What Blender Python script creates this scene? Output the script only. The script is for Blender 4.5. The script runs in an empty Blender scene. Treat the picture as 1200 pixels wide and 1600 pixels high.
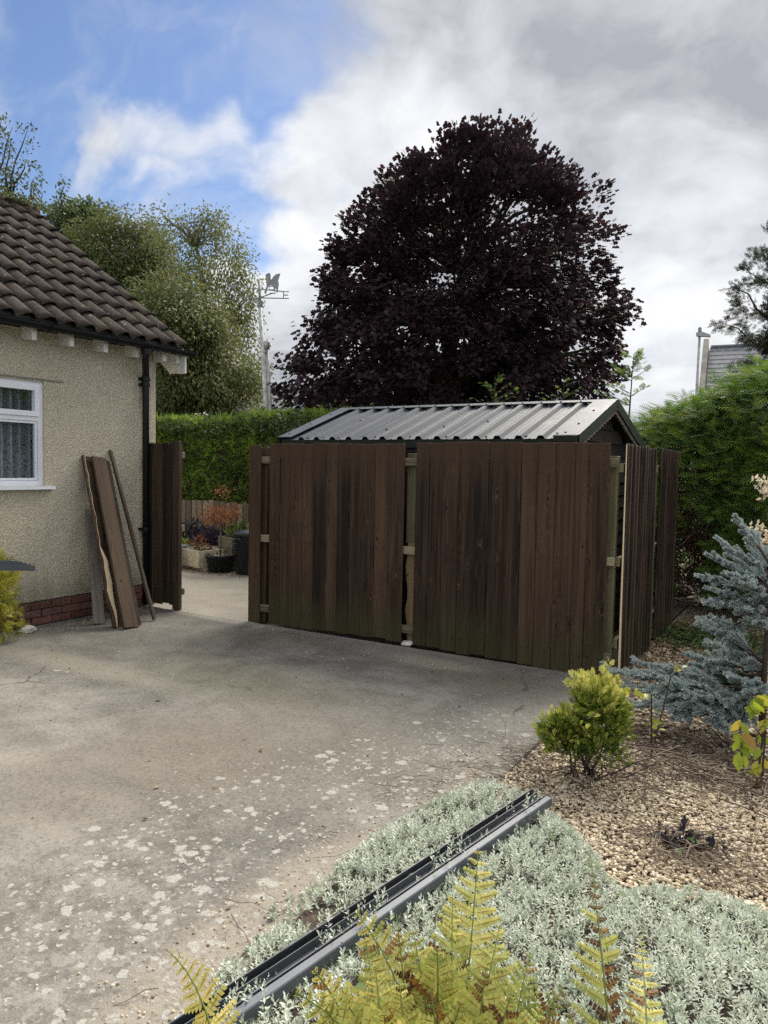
import bpy, math, random
import numpy as np
from mathutils import Vector, Matrix, noise as mnoise

rng = np.random.default_rng(7)
random.seed(7)
R = math.radians
scene = bpy.context.scene
COL = scene.collection

# ------------------------------------------------------------------ camera
# X runs along the front fence (towards the garden bed), Y away from the camera, metres
CAM_H = 1.61
YAW, PITCH, ROLL = R(31.0), math.atan(70 / 1162.0), 0.0186
v0 = Vector((-math.sin(YAW), math.cos(YAW), 0)); r0 = Vector((math.cos(YAW), math.sin(YAW), 0)); z0 = Vector((0, 0, 1))
vd = v0 * math.cos(PITCH) - z0 * math.sin(PITCH); ud = z0 * math.cos(PITCH) + v0 * math.sin(PITCH)
rr = r0 * math.cos(ROLL) + ud * math.sin(ROLL); uu = ud * math.cos(ROLL) - r0 * math.sin(ROLL)
cam = bpy.data.cameras.new("camera"); camo = bpy.data.objects.new("camera", cam); COL.objects.link(camo)
camo.matrix_world = Matrix(((rr.x, uu.x, -vd.x, 0), (rr.y, uu.y, -vd.y, 0), (rr.z, uu.z, -vd.z, CAM_H), (0, 0, 0, 1)))
cam.sensor_fit = 'VERTICAL'; cam.sensor_height = 36.0; cam.lens = 1162.0 / 1600.0 * 36.0
cam.clip_start = 0.05; cam.clip_end = 3000
scene.camera = camo

def vf(right, fwd, z=0.0):
    """ground point given in metres to the right of / ahead of the viewpoint's heading"""
    p = r0 * right + v0 * fwd
    return Vector((p.x, p.y, z))

# ------------------------------------------------------------------ light
SUN_AZ = R(-4.0)      # from +Y towards +X
SUN_EL = R(42.0)
sund = bpy.data.lights.new("sun", 'SUN'); sund.energy = 1.5; sund.angle = R(42); sund.color = (1.0, 0.93, 0.82)
suno = bpy.data.objects.new("sun", sund); COL.objects.link(suno)
sdir = Vector((math.sin(SUN_AZ) * math.cos(SUN_EL), math.cos(SUN_AZ) * math.cos(SUN_EL), math.sin(SUN_EL)))
suno.rotation_euler = sdir.to_track_quat('Z', 'Y').to_euler()
suno.location = (10, 20, 20)

scene.view_settings.view_transform = 'Standard'
scene.view_settings.look = 'None'
scene.view_settings.exposure = 2.45
scene.view_settings.gamma = 1.0
scene.view_settings.use_curve_mapping = False
scene.render.engine = 'CYCLES'
scene.cycles.max_bounces = 6
scene.cycles.transparent_max_bounces = 8
scene.cycles.use_denoising = False

# ------------------------------------------------------------------ node helpers
class NT:
    def __init__(s, tree):
        s.t = tree; s.n = tree.nodes; s.l = tree.links
    def new(s, typ, **kw):
        nd = s.n.new(typ)
        for k, v in kw.items(): setattr(nd, k, v)
        return nd
    def put(s, sock, v):
        if isinstance(v, bpy.types.NodeSocket): s.l.new(v, sock)
        elif v is not None: sock.default_value = v
    def noise(s, vec, scale=5, detail=4, rough=.55, dist=0, dims='3D'):
        nd = s.new('ShaderNodeTexNoise', noise_dimensions=dims); s.put(nd.inputs['Vector'], vec)
        nd.inputs['Scale'].default_value = scale; nd.inputs['Detail'].default_value = detail
        nd.inputs['Roughness'].default_value = rough; nd.inputs['Distortion'].default_value = dist
        return nd.outputs['Fac']
    def noisec(s, vec, scale=5, detail=3):
        nd = s.new('ShaderNodeTexNoise'); s.put(nd.inputs['Vector'], vec)
        nd.inputs['Scale'].default_value = scale; nd.inputs['Detail'].default_value = detail
        return nd.outputs['Color']
    def voro(s, vec, scale=5, feature='F1', out='Distance', rand=1.0):
        nd = s.new('ShaderNodeTexVoronoi', feature=feature); s.put(nd.inputs['Vector'], vec)
        nd.inputs['Scale'].default_value = scale; nd.inputs['Randomness'].default_value = rand
        return nd.outputs[out]
    def math(s, op, a, b=None, c=None, clamp=False):
        nd = s.new('ShaderNodeMath', operation=op, use_clamp=clamp); s.put(nd.inputs[0], a)
        if b is not None: s.put(nd.inputs[1], b)
        if c is not None: s.put(nd.inputs[2], c)
        return nd.outputs[0]
    def vmath(s, op, a, b=None):
        nd = s.new('ShaderNodeVectorMath', operation=op); s.put(nd.inputs[0], a)
        if b is not None: s.put(nd.inputs[1], b)
        return nd.outputs['Value'] if op in ('DOT_PRODUCT', 'LENGTH', 'DISTANCE') else nd.outputs['Vector']
    def map(s, vec, scale=(1, 1, 1), loc=(0, 0, 0), rot=(0, 0, 0)):
        nd = s.new('ShaderNodeMapping'); s.put(nd.inputs['Vector'], vec)
        nd.inputs['Scale'].default_value = scale; nd.inputs['Location'].default_value = loc; nd.inputs['Rotation'].default_value = rot
        return nd.outputs['Vector']
    def ramp(s, fac, stops, interp='LINEAR'):
        nd = s.new('ShaderNodeValToRGB'); s.put(nd.inputs['Fac'], fac); cr = nd.color_ramp; cr.interpolation = interp
        while len(cr.elements) < len(stops): cr.elements.new(0.5)
        for e, (p, c) in zip(cr.elements, stops):
            e.position = p; e.color = (*c, 1) if isinstance(c, (tuple, list)) else (c, c, c, 1)
        return nd.outputs['Color']
    def range(s, v, a, b, c=0.0, d=1.0, smooth=True):
        nd = s.new('ShaderNodeMapRange', interpolation_type='SMOOTHSTEP' if smooth else 'LINEAR'); s.put(nd.inputs['Value'], v)
        for k, x in zip(('From Min', 'From Max', 'To Min', 'To Max'), (a, b, c, d)): nd.inputs[k].default_value = x
        return nd.outputs['Result']
    def mix(s, fac, a, b, mode='MIX'):
        nd = s.new('ShaderNodeMix', data_type='RGBA', blend_type=mode); s.put(nd.inputs['Factor'], fac)
        for sock, v in ((nd.inputs['A'], a), (nd.inputs['B'], b)):
            s.put(sock, (*v, 1) if isinstance(v, tuple) and len(v) == 3 else v)
        return nd.outputs['Result']
    def bump(s, h, strength=.5, dist=.01, normal=None):
        nd = s.new('ShaderNodeBump'); s.put(nd.inputs['Height'], h); nd.inputs['Strength'].default_value = strength
        nd.inputs['Distance'].default_value = dist
        if normal is not None: s.put(nd.inputs['Normal'], normal)
        return nd.outputs['Normal']

def mat(name):
    m = bpy.data.materials.new(name); m.use_nodes = True
    t = NT(m.node_tree); b = t.n['Principled BSDF']
    return m, t, b

def simple(name, col, rough=.6, metal=0.0, var=.15, scale=8, bump=0.0, bscale=60, spec=None):
    m, t, b = mat(name)
    o = t.new('ShaderNodeTexCoord').outputs['Object']
    n = t.noise(o, scale, 5, .6)
    c = t.mix(t.range(n, .3, .7), tuple(x * (1 - var) for x in col), tuple(min(1, x * (1 + var)) for x in col))
    t.put(b.inputs['Base Color'], c); b.inputs['Roughness'].default_value = rough; b.inputs['Metallic'].default_value = metal
    if spec is not None: b.inputs['Specular IOR Level'].default_value = spec
    if bump: t.put(b.inputs['Normal'], t.bump(t.noise(o, bscale, 4, .6), bump, .004))
    return m

# ------------------------------------------------------------------ sky
w = bpy.data.worlds.new("World"); scene.world = w; w.use_nodes = True
t = NT(w.node_tree); bg = t.n['Background']
SKY_S = 0.10
bg.inputs['Strength'].default_value = SKY_S
sky = t.new('ShaderNodeTexSky', sky_type='NISHITA'); sky.sun_disc = False
sky.sun_elevation = SUN_EL; sky.sun_rotation = SUN_AZ; sky.air_density = 1.0; sky.dust_density = 0.6; sky.ozone_density = 2.0
d = t.vmath('NORMALIZE', t.new('ShaderNodeTexCoord').outputs['Generated'])
sep = t.new('ShaderNodeSeparateXYZ'); t.put(sep.inputs[0], d)
den = t.math('ADD', t.math('MAXIMUM', sep.outputs['Z'], 0.0), 0.42)
cmb = t.new('ShaderNodeCombineXYZ')
t.put(cmb.inputs[0], t.math('DIVIDE', sep.outputs['X'], den)); t.put(cmb.inputs[1], t.math('DIVIDE', sep.outputs['Y'], den))
pv = cmb.outputs[0]
wd1 = t.vmath('SCALE', t.vmath('SUBTRACT', t.noisec(d, 4.5, 6), (.5, .5, .5))); wd1.node.inputs['Scale'].default_value = .34
dwarp = t.vmath('NORMALIZE', t.vmath('ADD', d, wd1))
def blob(direction, outer, inner):
    dt = t.vmath('DOT_PRODUCT', dwarp, tuple(Vector(direction).normalized()))
    return t.range(dt, math.cos(R(outer)), math.cos(R(inner)))
def wsum(base, items):
    acc = base
    for wgt, s in items:
        acc = t.math('MULTIPLY_ADD', s, wgt, acc)
    return acc
wq = t.vmath('SCALE', t.vmath('SUBTRACT', t.noisec(t.map(pv, loc=(2, 5, 0)), 2.6, 4), (.5, .5, .5))); wq.node.inputs['Scale'].default_value = .30
pw = t.vmath('ADD', pv, wq)
n1 = t.noise(pw, 4.2, 9, .56, .15)
n2 = t.noise(t.map(pw, loc=(4.1, 2.7, 0)), 3.0, 6, .52, .2)
n3 = t.noise(t.map(pw, loc=(1.3, 7.7, 0)), 9.5, 7, .58, .2)
nn = t.math('MULTIPLY', t.math('SUBTRACT', n1, .5), 2.4)
cover = wsum(t.math('MULTIPLY_ADD', t.math('SUBTRACT', n3, .5), .55, nn), [
    (0.85, blob((0, 0, 1), 180, 0.1)),
    (0.70, blob((-.20, .90, .42), 60, 14)),
    (-1.75, blob((-.715, .533, .470), 23, 5)),                     # the blue opening
    (-.80, blob((-.80, .50, .33), 13, 4)),
    (-.60, blob((-.635, .62, .475), 8.5, 2)),
    (-1.15, blob((-.61, .738, .275), 6.0, 1.5)),
    (-.70, blob((-.70, .66, .28), 8, 2)),
    (.95, blob((-.575, .731, .372), 11, 3)),                     # white heap left of the tree
    (.98, blob((-.694, .601, .395), 6.5, 1.0)),
    (.85, blob((-.775, .521, .372), 6.5, 1.0)),
    (1.05, blob((-.722, .61, .312), 6.0, 1.0)),
    (.6, blob((-.62, .775, .19), 9, 3)),
])
veil = t.math('MULTIPLY', t.range(t.noise(t.map(pw, (1, 1.6, 1), rot=(0, 0, .5)), 5.5, 8, .6, .3), .42, .78), .42)
alpha = t.math('MAXIMUM', t.range(cover, -.25, .95), veil)
lum = wsum(t.math('MULTIPLY_ADD', t.math('SUBTRACT', n2, .5), 1.15, .95), [
    (-.71, blob((-.30, .85, .42), 46, 20)),  # keeps the view greyer; clouds elsewhere are brightened as added fill light
    (.80, t.math('SUBTRACT', n3, .5)),
    (.65, t.math('SUBTRACT', n1, .5)),
    (.36, blob((-.575, .725, .36), 13, 2)),
    (.10, blob((-.705, .59, .385), 14, 3)),
    (.28, blob((-.452, .795, .395), 6, 1)),
    (.60, blob((-.172, .962, .20), 11, 1)),                     # thin bright cloud towards the sun
    (.16, blob((-.209, .914, .349), 4, 1)),
    (.05, blob((-.30, .90, .30), 16, 6)),
    (.34, blob((-.6, .78, .20), 8, 2)),
    (-.10, blob((-.30, .83, .49), 18, 6)),
    (-.22, blob((-.125, .94, .318), 8, 1)),
    (-.30, blob((-.62, .775, .125), 5, 1)),
    (-.28, blob((-.18, .977, .09), 6, 1)),
])
ccol = t.ramp(lum, [(0.0, (.082, .085, .093)), (.25, (.113, .117, .125)), (.60, (.152, .156, .164)), (1.0, (.195, .196, .199))])
csc = t.vmath('SCALE', ccol); csc.node.inputs['Scale'].default_value = 1.0 / SKY_S
t.put(bg.inputs['Color'], t.mix(alpha, t.mix(1.0, sky.outputs[0], (.190, .206, .238), 'MULTIPLY'), csc))

# ------------------------------------------------------------------ mesh helpers
def link_obj(name, me, m=None, parent=None, loc=(0, 0, 0), rot=None, scale=None):
    o = bpy.data.objects.new(name, me); COL.objects.link(o)
    if m is not None and me is not None and not me.materials: me.materials.append(m)
    o.location = loc
    if rot is not None: o.rotation_euler = rot
    if scale is not None: o.scale = scale
    if parent is not None: o.parent = parent
    return o

def thing(name, label, cat, loc=(0, 0, 0), group=None, rot=None):
    o = bpy.data.objects.new(name, None); COL.objects.link(o); o.location = loc
    o.empty_display_size = .1
    if rot is not None: o.rotation_euler = rot
    return tag(o, label, cat, group)

def tag(o, label, cat, group=None):
    o['label'] = label; o['category'] = cat
    if group: o['group'] = group
    return o

def kind(o, k): o['kind'] = k; return o

class MB:
    def __init__(s): s.v = []; s.f = []
    def add(s, vs, fs):
        n = len(s.v); s.v += [tuple(x) for x in vs]; s.f += [tuple(i + n for i in f) for f in fs]; return s
    def box(s, x0, x1, y0, y1, z0_, z1):
        return s.add([(x0, y0, z0_), (x1, y0, z0_), (x1, y1, z0_), (x0, y1, z0_), (x0, y0, z1), (x1, y0, z1), (x1, y1, z1), (x0, y1, z1)],
                     [(0, 3, 2, 1), (4, 5, 6, 7), (0, 1, 5, 4), (1, 2, 6, 5), (2, 3, 7, 6), (3, 0, 4, 7)])
    def cbox(s, x0, x1, y0, y1, z0_, z1, c=.004):
        """box with its long (z) edges and ends chamfered"""
        def ring(z, i): return [(x0 + c + i, y0 + i, z), (x1 - c - i, y0 + i, z), (x1 - i, y0 + c + i, z), (x1 - i, y1 - c - i, z), (x1 - c - i, y1 - i, z), (x0 + c + i, y1 - i, z), (x0 + i, y1 - c - i, z), (x0 + i, y0 + c + i, z)]
        vs = ring(z0_, 0) + ring(z1 - c, 0) + ring(z1, c * .7)
        fs = [tuple(reversed(range(8))), tuple(range(16, 24))]
        for a in (0, 8):
            fs += [(a + i, a + (i + 1) % 8, a + 8 + (i + 1) % 8, a + 8 + i) for i in range(8)]
        return s.add(vs, fs)
    def prism(s, poly, d):
        """closed polygon (3D points) pushed along d"""
        n = len(poly); d = Vector(d); P = [Vector(p) for p in poly]
        return s.add(P + [p + d for p in P], [tuple(range(n)), tuple(reversed(range(n, 2 * n)))] + [(i, i + n, (i + 1) % n + n, (i + 1) % n) for i in range(n)])
    def tube(s, pts, rad, sides=6, cap=True):
        pts = [Vector(p) for p in pts]; n = len(pts)
        if not hasattr(rad, '__len__'): rad = [rad] * n
        vs = []; up = Vector((0, 0, 1)); prev = None
        for i, p in enumerate(pts):
            tg = (pts[min(i + 1, n - 1)] - pts[max(i - 1, 0)]).normalized()
            a = prev - tg * prev.dot(tg) if prev is not None else tg.cross(up if abs(tg.z) < .95 else Vector((1, 0, 0)))
            a.normalize(); b = tg.cross(a); prev = a
            vs += [p + (a * math.cos(2 * math.pi * k / sides) + b * math.sin(2 * math.pi * k / sides)) * rad[i] for k in range(sides)]
        fs = [(i * sides + k, i * sides + (k + 1) % sides, (i + 1) * sides + (k + 1) % sides, (i + 1) * sides + k) for i in range(n - 1) for k in range(sides)]
        if cap: fs += [tuple(reversed(range(sides))), tuple(range((n - 1) * sides, n * sides))]
        return s.add(vs, fs)
    def lathe(s, prof, c=(0, 0, 0), sides=24):
        n = len(prof); vs = []
        for r_, z in prof:
            vs += [(c[0] + r_ * math.cos(2 * math.pi * k / sides), c[1] + r_ * math.sin(2 * math.pi * k / sides), c[2] + z) for k in range(sides)]
        fs = [(i * sides + k, i * sides + (k + 1) % sides, (i + 1) * sides + (k + 1) % sides, (i + 1) * sides + k) for i in range(n - 1) for k in range(sides)]
        return s.add(vs, fs + [tuple(reversed(range(sides))), tuple(range((n - 1) * sides, n * sides))])
    def mesh(s, name, smooth=False, m=None):
        me = bpy.data.meshes.new(name); me.from_pydata(s.v, [], s.f); me.update()
        if smooth: me.polygons.foreach_set('use_smooth', [True] * len(me.polygons))
        if m: me.materials.append(m)
        return me
    def build(s, name, m, parent=None, smooth=False, **kw):
        return link_obj(name, s.mesh(name, smooth), m, parent, **kw)

def np_mesh(name, V, F, m, tone=None, smooth=False):
    """V (n,3) vertices, F (k,c) faces of one size, tone (k,) a value per face"""
    me = bpy.data.meshes.new(name); k, c = F.shape
    me.vertices.add(len(V)); me.vertices.foreach_set('co', np.ascontiguousarray(V, np.float32).ravel())
    me.loops.add(k * c); me.loops.foreach_set('vertex_index', np.ascontiguousarray(F, np.int32).ravel())
    me.polygons.add(k); me.polygons.foreach_set('loop_start', np.arange(0, k * c, c, dtype=np.int32))
    me.polygons.foreach_set('loop_total', np.full(k, c, np.int32))
    if smooth: me.polygons.foreach_set('use_smooth', np.ones(k, bool))
    me.update(calc_edges=True)
    if tone is not None:
        a = me.attributes.new('tone', 'FLOAT', 'FACE'); a.data.foreach_set('value', np.ascontiguousarray(tone, np.float32))
    me.materials.append(m)
    return me

def unit(a): return a / np.maximum(np.linalg.norm(a, axis=-1, keepdims=True), 1e-9)

def scatter_mesh(name, tv, tf, P, D, N, S, m, tone=None, smooth=False):
    """copies of a small template (x along D, z along N) at the points P, scaled S; all in one mesh"""
    D = unit(D); Y = unit(np.cross(N, D)); Z = np.cross(D, Y)
    S = np.asarray(S)
    if S.ndim == 1: S = S[:, None]
    T = tv[None] * S[:, None, :]
    V = P[:, None] + T[..., 0:1] * D[:, None] + T[..., 1:2] * Y[:, None] + T[..., 2:3] * Z[:, None]
    n, k = len(P), len(tv)
    F = tf[None] + (np.arange(n) * k)[:, None, None]
    tn = None if tone is None else np.repeat(tone, len(tf))
    return np_mesh(name, V.reshape(-1, 3), F.reshape(-1, tf.shape[1]), m, tn, smooth)

def rnd_dirs(n): return unit(rng.normal(size=(n, 3)))

# leaf templates: x along the leaf
T_RHOMB = (np.array([(0, 0, 0), (.45, .28, .05), (1, 0, -.06), (.45, -.28, .05)]), np.array([(0, 1, 2, 3)]))
T_LANCE = (np.array([(0, 0, 0), (.5, .17, .08), (1, 0, 0), (.5, -.17, .08), (.5, 0, 0)]), np.array([(0, 4, 2, 1), (0, 3, 2, 4)]))
def _maple():
    out = [(0, .0), (.04, .32), (.24, .50), (.44, .26), (.62, .44), (1.0, 0), (.62, -.44), (.44, -.26), (.24, -.50), (.04, -.32)]
    v = [(x, y, -.18 * abs(y) - .1 * x * x) for x, y in out] + [(.35, 0, .02)]
    n = len(out)
    return np.array(v), np.array([(i, (i + 1) % n, n) for i in range(n)])
T_MAPLE = _maple()
def _spray(k, wdt, drop=.12, bw=.05):
    """flat conifer spray: a stalk with narrow side blades"""
    v, f = [], []
    def blade(x0_, y0_, x1, y1, ww, z1):
        i = len(v); dx, dy = x1 - x0_, y1 - y0_; L = math.hypot(dx, dy); px, py = -dy / L * ww, dx / L * ww
        zz = -drop * x0_ * x0_
        v.extend([(x0_, y0_, zz), ((x0_ + x1) / 2 + px, (y0_ + y1) / 2 + py, (zz + z1) / 2 + .01), (x1, y1, z1), ((x0_ + x1) / 2 - px, (y0_ + y1) / 2 - py, (zz + z1) / 2)])
        f.append((i, i + 1, i + 2, i + 3))
    blade(0, 0, 1, 0, .03, -drop)
    for j in range(k):
        x = .12 + .72 * j / k; L = wdt * (1 - .65 * j / k)
        for sg in (1, -1):
            x_ = x + (.04 if sg > 0 else 0)
            blade(x_, 0, x_ + L * .75, sg * L * .75, bw, -drop * (x_ + L * .75) ** 2 - .05 * L)
    return np.array(v), np.array(f)
T_SPRAY = _spray(5, .42)
T_SPRAY_S = _spray(3, .45)
T_FINE = _spray(5, .42, .12, .021)

# ------------------------------------------------------------------ materials
def leaf_mat(name, stops, trans=.25, rough=.6, spec=.3):
    m, t, b = mat(name)
    a = t.new('ShaderNodeAttribute', attribute_name='tone').outputs['Fac']
    c = t.ramp(a, stops)
    t.put(b.inputs['Base Color'], c); b.inputs['Roughness'].default_value = rough; b.inputs['Specular IOR Level'].default_value = spec
    if trans:
        tr = t.new('ShaderNodeBsdfTranslucent'); t.put(tr.inputs['Color'], c)
        mx = t.new('ShaderNodeMixShader'); mx.inputs[0].default_value = trans
        t.l.new(b.outputs[0], mx.inputs[1]); t.l.new(tr.outputs[0], mx.inputs[2])
        t.l.new(mx.outputs[0], t.n['Material Output'].inputs['Surface'])
    return m
M = {}
M['needle'] = leaf_mat('dark_needle', [(0, (.020, .028, .014)), (.6, (.042, .055, .026)), (1, (.075, .085, .04))], .15)
M['maple'] = leaf_mat('copper_leaf', [(0, (.018, .012, .017)), (.55, (.036, .020, .025)), (.85, (.070, .029, .031)), (1, (.11, .040, .033))], .25, .6, .25)
M['birch'] = leaf_mat('birch_leaf', [(0, (.075, .098, .032)), (.5, (.145, .165, .058)), (.85, (.21, .215, .07)), (1, (.28, .21, .06))], .38)
M['dkgreen'] = leaf_mat('dark_leaf', [(0, (.045, .065, .022)), (.6, (.085, .115, .038)), (1, (.13, .15, .05))], .35)
M['olive'] = leaf_mat('olive_leaf', [(0, (.070, .090, .028)), (.6, (.140, .160, .055)), (1, (.21, .21, .075))], .38)
M['hedge'] = leaf_mat('hedge_leaf', [(0, (.075, .13, .026)), (.5, (.19, .30, .048)), (.8, (.30, .42, .06)), (1, (.40, .48, .09))], .45)
M['ivy'] = leaf_mat('ivy_leaf', [(0, (.030, .045, .018)), (.6, (.070, .095, .036)), (1, (.13, .15, .06))], .2, .4)
M['cypress'] = leaf_mat('cypress_leaf', [(0, (.026, .058, .016)), (.45, (.075, .150, .030)), (.8, (.15, .25, .035)), (1, (.28, .34, .05))], .32)
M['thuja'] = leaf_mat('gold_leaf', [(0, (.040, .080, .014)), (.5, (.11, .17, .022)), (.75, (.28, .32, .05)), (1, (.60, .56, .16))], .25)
M['spruce'] = leaf_mat('spruce_needle', [(0, (.16, .20, .185)), (.5, (.34, .40, .39)), (1, (.54, .60, .595))], .15, .5)
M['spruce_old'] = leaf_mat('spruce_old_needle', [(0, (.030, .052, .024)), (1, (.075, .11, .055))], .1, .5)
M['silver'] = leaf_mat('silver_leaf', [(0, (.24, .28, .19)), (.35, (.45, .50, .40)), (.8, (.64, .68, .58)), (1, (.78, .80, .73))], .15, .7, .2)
M['fern'] = leaf_mat('fern_leaf', [(0, (.060, .022, .010)), (.14, (.10, .035, .012)), (.28, (.30, .16, .03)), (.36, (.17, .22, .045)), (.60, (.36, .38, .085)), (.85, (.58, .52, .14)), (1, (.70, .56, .16))], .35)
M['acer'] = leaf_mat('acer_leaf', [(0, (.16, .05, .03)), (.5, (.32, .11, .06)), (.8, (.40, .19, .09)), (1, (.34, .26, .07))], .3)
M['herb'] = leaf_mat('herb_leaf', [(0, (.035, .07, .02)), (.6, (.10, .17, .04)), (1, (.30, .34, .08))], .25)
M['purple'] = leaf_mat('purple_leaf', [(0, (.025, .022, .032)), (.6, (.055, .042, .07)), (1, (.10, .09, .12))], .2)
M['yellow'] = leaf_mat('climber_leaf', [(0, (.16, .24, .025)), (.6, (.34, .40, .04)), (.9, (.50, .44, .06)), (1, (.35, .20, .05))], .35, .4)
M['gold'] = leaf_mat('golden_leaf', [(0, (.10, .14, .015)), (.5, (.30, .30, .03)), (1, (.55, .50, .10))], .3)
M['pale'] = leaf_mat('pale_leaf', [(0, (.45, .40, .26)), (.6, (.70, .66, .52)), (1, (.75, .52, .42))], .3)
M['tan'] = leaf_mat('dry_leaf', [(0, (.10, .055, .03)), (.5, (.22, .14, .08)), (1, (.40, .30, .18))], .1)
M['twig'] = leaf_mat('twig_bark', [(0, (.055, .038, .030)), (.6, (.12, .085, .065)), (1, (.30, .24, .18))], 0, .8)
M['pebble'] = leaf_mat('pebble_stone', [(0, (.16, .115, .07)), (.3, (.40, .32, .21)), (.65, (.60, .51, .37)), (.9, (.72, .65, .52)), (1, (.76, .72, .66))], 0, .75)
M['bark'] = simple('bark', (.045, .036, .030), .9, 0, .4, 12, .8, 30)
M['barkb'] = simple('grey_bark', (.12, .11, .095), .9, 0, .5, 6, .8, 30)

def wood(name, lo, hi, algae=0.0, knots=True, rough=.75, toptone=None, spec=.25, grain=1.0, edge=False):
    m, t, b = mat(name)
    tc = t.new('ShaderNodeTexCoord').outputs['Object']
    oi = t.new('ShaderNodeObjectInfo').outputs['Random']
    off = t.new('ShaderNodeCombineXYZ')
    t.put(off.inputs[0], t.math('MULTIPLY', oi, 37.0)); t.put(off.inputs[1], t.math('MULTIPLY', oi, 91.0)); t.put(off.inputs[2], t.math('MULTIPLY', oi, 53.0))
    p = t.vmath('ADD', tc, off.outputs[0])
    # knots bend the grain
    kp = t.map(p, (8, 8, 4.6))
    kd = t.voro(kp, 1.0, 'F1', 'Distance'); kc = t.new('ShaderNodeSeparateColor'); t.put(kc.inputs[0], t.voro(kp, 1.0, 'F1', 'Color'))
    kon = t.range(kc.outputs[0], .52, .55)
    kd = t.math('ADD', kd, t.math('MULTIPLY', t.math('SUBTRACT', 1.0, kon), 1.0))
    kn = t.range(t.math('ADD', kd, t.math('MULTIPLY', t.noise(p, 40, 3), .10)), .09, .20, 1.0, 0.0)
    warp = t.math('MULTIPLY', t.range(kd, 0, .6, 1, 0), .035)
    cw = t.new('ShaderNodeCombineXYZ'); t.put(cw.inputs[0], warp); t.put(cw.inputs[1], warp)
    pw = t.vmath('ADD', p, cw.outputs[0])
    g1 = t.noise(t.map(pw, (26, 26, .75)), 1.0, 7, .62, .7)
    g2 = t.noise(t.map(pw, (95, 95, 1.6)), 1.0, 4, .6, .3)
    g3 = t.noise(t.map(p, (7, 7, 1.3)), 1.0, 5, .6, .8)
    tone = t.math('ADD', t.math('MULTIPLY', g1, .58), t.math('ADD', t.math('MULTIPLY', g2, .45), t.math('MULTIPLY', g3, .07)))
    tone = t.math('ADD', tone, t.math('MULTIPLY', t.math('SUBTRACT', oi, .5), .26))
    c = t.ramp(t.range(tone, .40, .70, 0, 1, False), [(0, lo), (.5, tuple((a * .62 + b_ * .38) for a, b_ in zip(lo, hi))), (1, hi)])
    if edge:
        sx = t.new('ShaderNodeSeparateXYZ'); t.put(sx.inputs[0], tc)
        em = t.math('MULTIPLY', t.range(t.math('ABSOLUTE', sx.outputs[0]), .066, .073), t.range(g3, .40, .60))
        c = t.mix(t.math('MULTIPLY', em, .55), c, tuple(x * 1.35 for x in hi))
    if knots:
        c = t.mix(t.math('MULTIPLY', kn, .75), c, tuple(x * .5 for x in lo))
        c = t.mix(t.math('MULTIPLY', t.math('MULTIPLY', t.range(kd, .10, .15), t.range(kd, .15, .20, 1, 0)), t.math('MULTIPLY', t.range(t.noise(p, 25, 2), .5, .6), .6)), c, tuple(x * 1.6 for x in hi))
    geo = t.new('ShaderNodeNewGeometry').outputs['Position']
    sp = t.new('ShaderNodeSeparateXYZ'); t.put(sp.inputs[0], geo)
    if toptone:  # colour blends to a set brown towards the board tops
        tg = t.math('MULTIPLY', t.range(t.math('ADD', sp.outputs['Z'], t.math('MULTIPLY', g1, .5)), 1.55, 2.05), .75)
        c = t.mix(tg, c, toptone)
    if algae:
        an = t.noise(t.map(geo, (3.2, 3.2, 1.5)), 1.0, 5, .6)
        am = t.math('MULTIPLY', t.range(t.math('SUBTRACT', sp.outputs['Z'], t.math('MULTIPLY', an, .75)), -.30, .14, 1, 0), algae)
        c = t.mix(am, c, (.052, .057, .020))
    t.put(b.inputs['Base Color'], c); b.inputs['Roughness'].default_value = rough; b.inputs['Specular IOR Level'].default_value = spec
    h = t.math('ADD', t.math('MULTIPLY', g1, .5), t.math('ADD', t.math('MULTIPLY', g2, .5), t.math('MULTIPLY', kn, -.6)))
    t.put(b.inputs['Normal'], t.bump(h, .75 * grain, .006))
    return m
M['board'] = wood('stained_board', (.0105, .0064, .0043), (.090, .053, .032), .5, toptone=(.062, .036, .021), edge=True)
M['shaded_board'] = wood('shaded_stained_board', (.010, .0068, .0048), (.072, .046, .031), .3, edge=True)  # board stain darkened for the shade on the side fence
M['rail'] = wood('rail_wood', (.10, .085, .05), (.30, .26, .17), .0)
M['post'] = wood('post_wood', (.05, .047, .025), (.15, .138, .075), .0)
M['split_post'] = wood('split_post_wood', (.13, .085, .045), (.27, .185, .10), .0)
M['raw'] = wood('raw_split_wood', (.66, .52, .32), (.82, .70, .48), .0, knots=False)
M['plank'] = wood('plank_wood', (.017, .011, .0075), (.088, .057, .036), .0)
M['greyplank'] = wood('grey_plank_wood', (.075, .068, .060), (.17, .155, .14), .0)
M['pole'] = wood('pole_wood', (.06, .042, .030), (.16, .115, .08), .0, knots=False)
M['sleeper'] = wood('sleeper_wood', (.11, .095, .075), (.30, .265, .21), .0)
M['fence2'] = wood('old_fence_wood', (.09, .075, .055), (.24, .20, .15), .0)
M['shedwood'] = wood('shed_wood', (.012, .010, .008), (.042, .034, .027), .0, knots=False)
M['scallop'] = simple('scalloped_wood', (.22, .18, .14), .8, 0, .3, 20)
M['white'] = simple('white_plastic', (.74, .77, .82), .35, 0, .04, 4)
M['whitewood'] = simple('white_painted_wood', (.66, .65, .62), .5, 0, .14, 9, .25, 40)
M['black'] = simple('black_plastic', (.006, .0065, .008), .4, 0, .25, 6, spec=.3)
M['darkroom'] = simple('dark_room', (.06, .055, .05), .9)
M['galv'] = simple('grey_metal', (.36, .37, .37), .55, .5, .2, 9)
M['mast'] = simple('weathered_mast', (.44, .44, .42), .65, .2, .35, 12)
M['vane'] = simple('vane_metal', (.24, .245, .25), .6, .2, .1)
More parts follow.
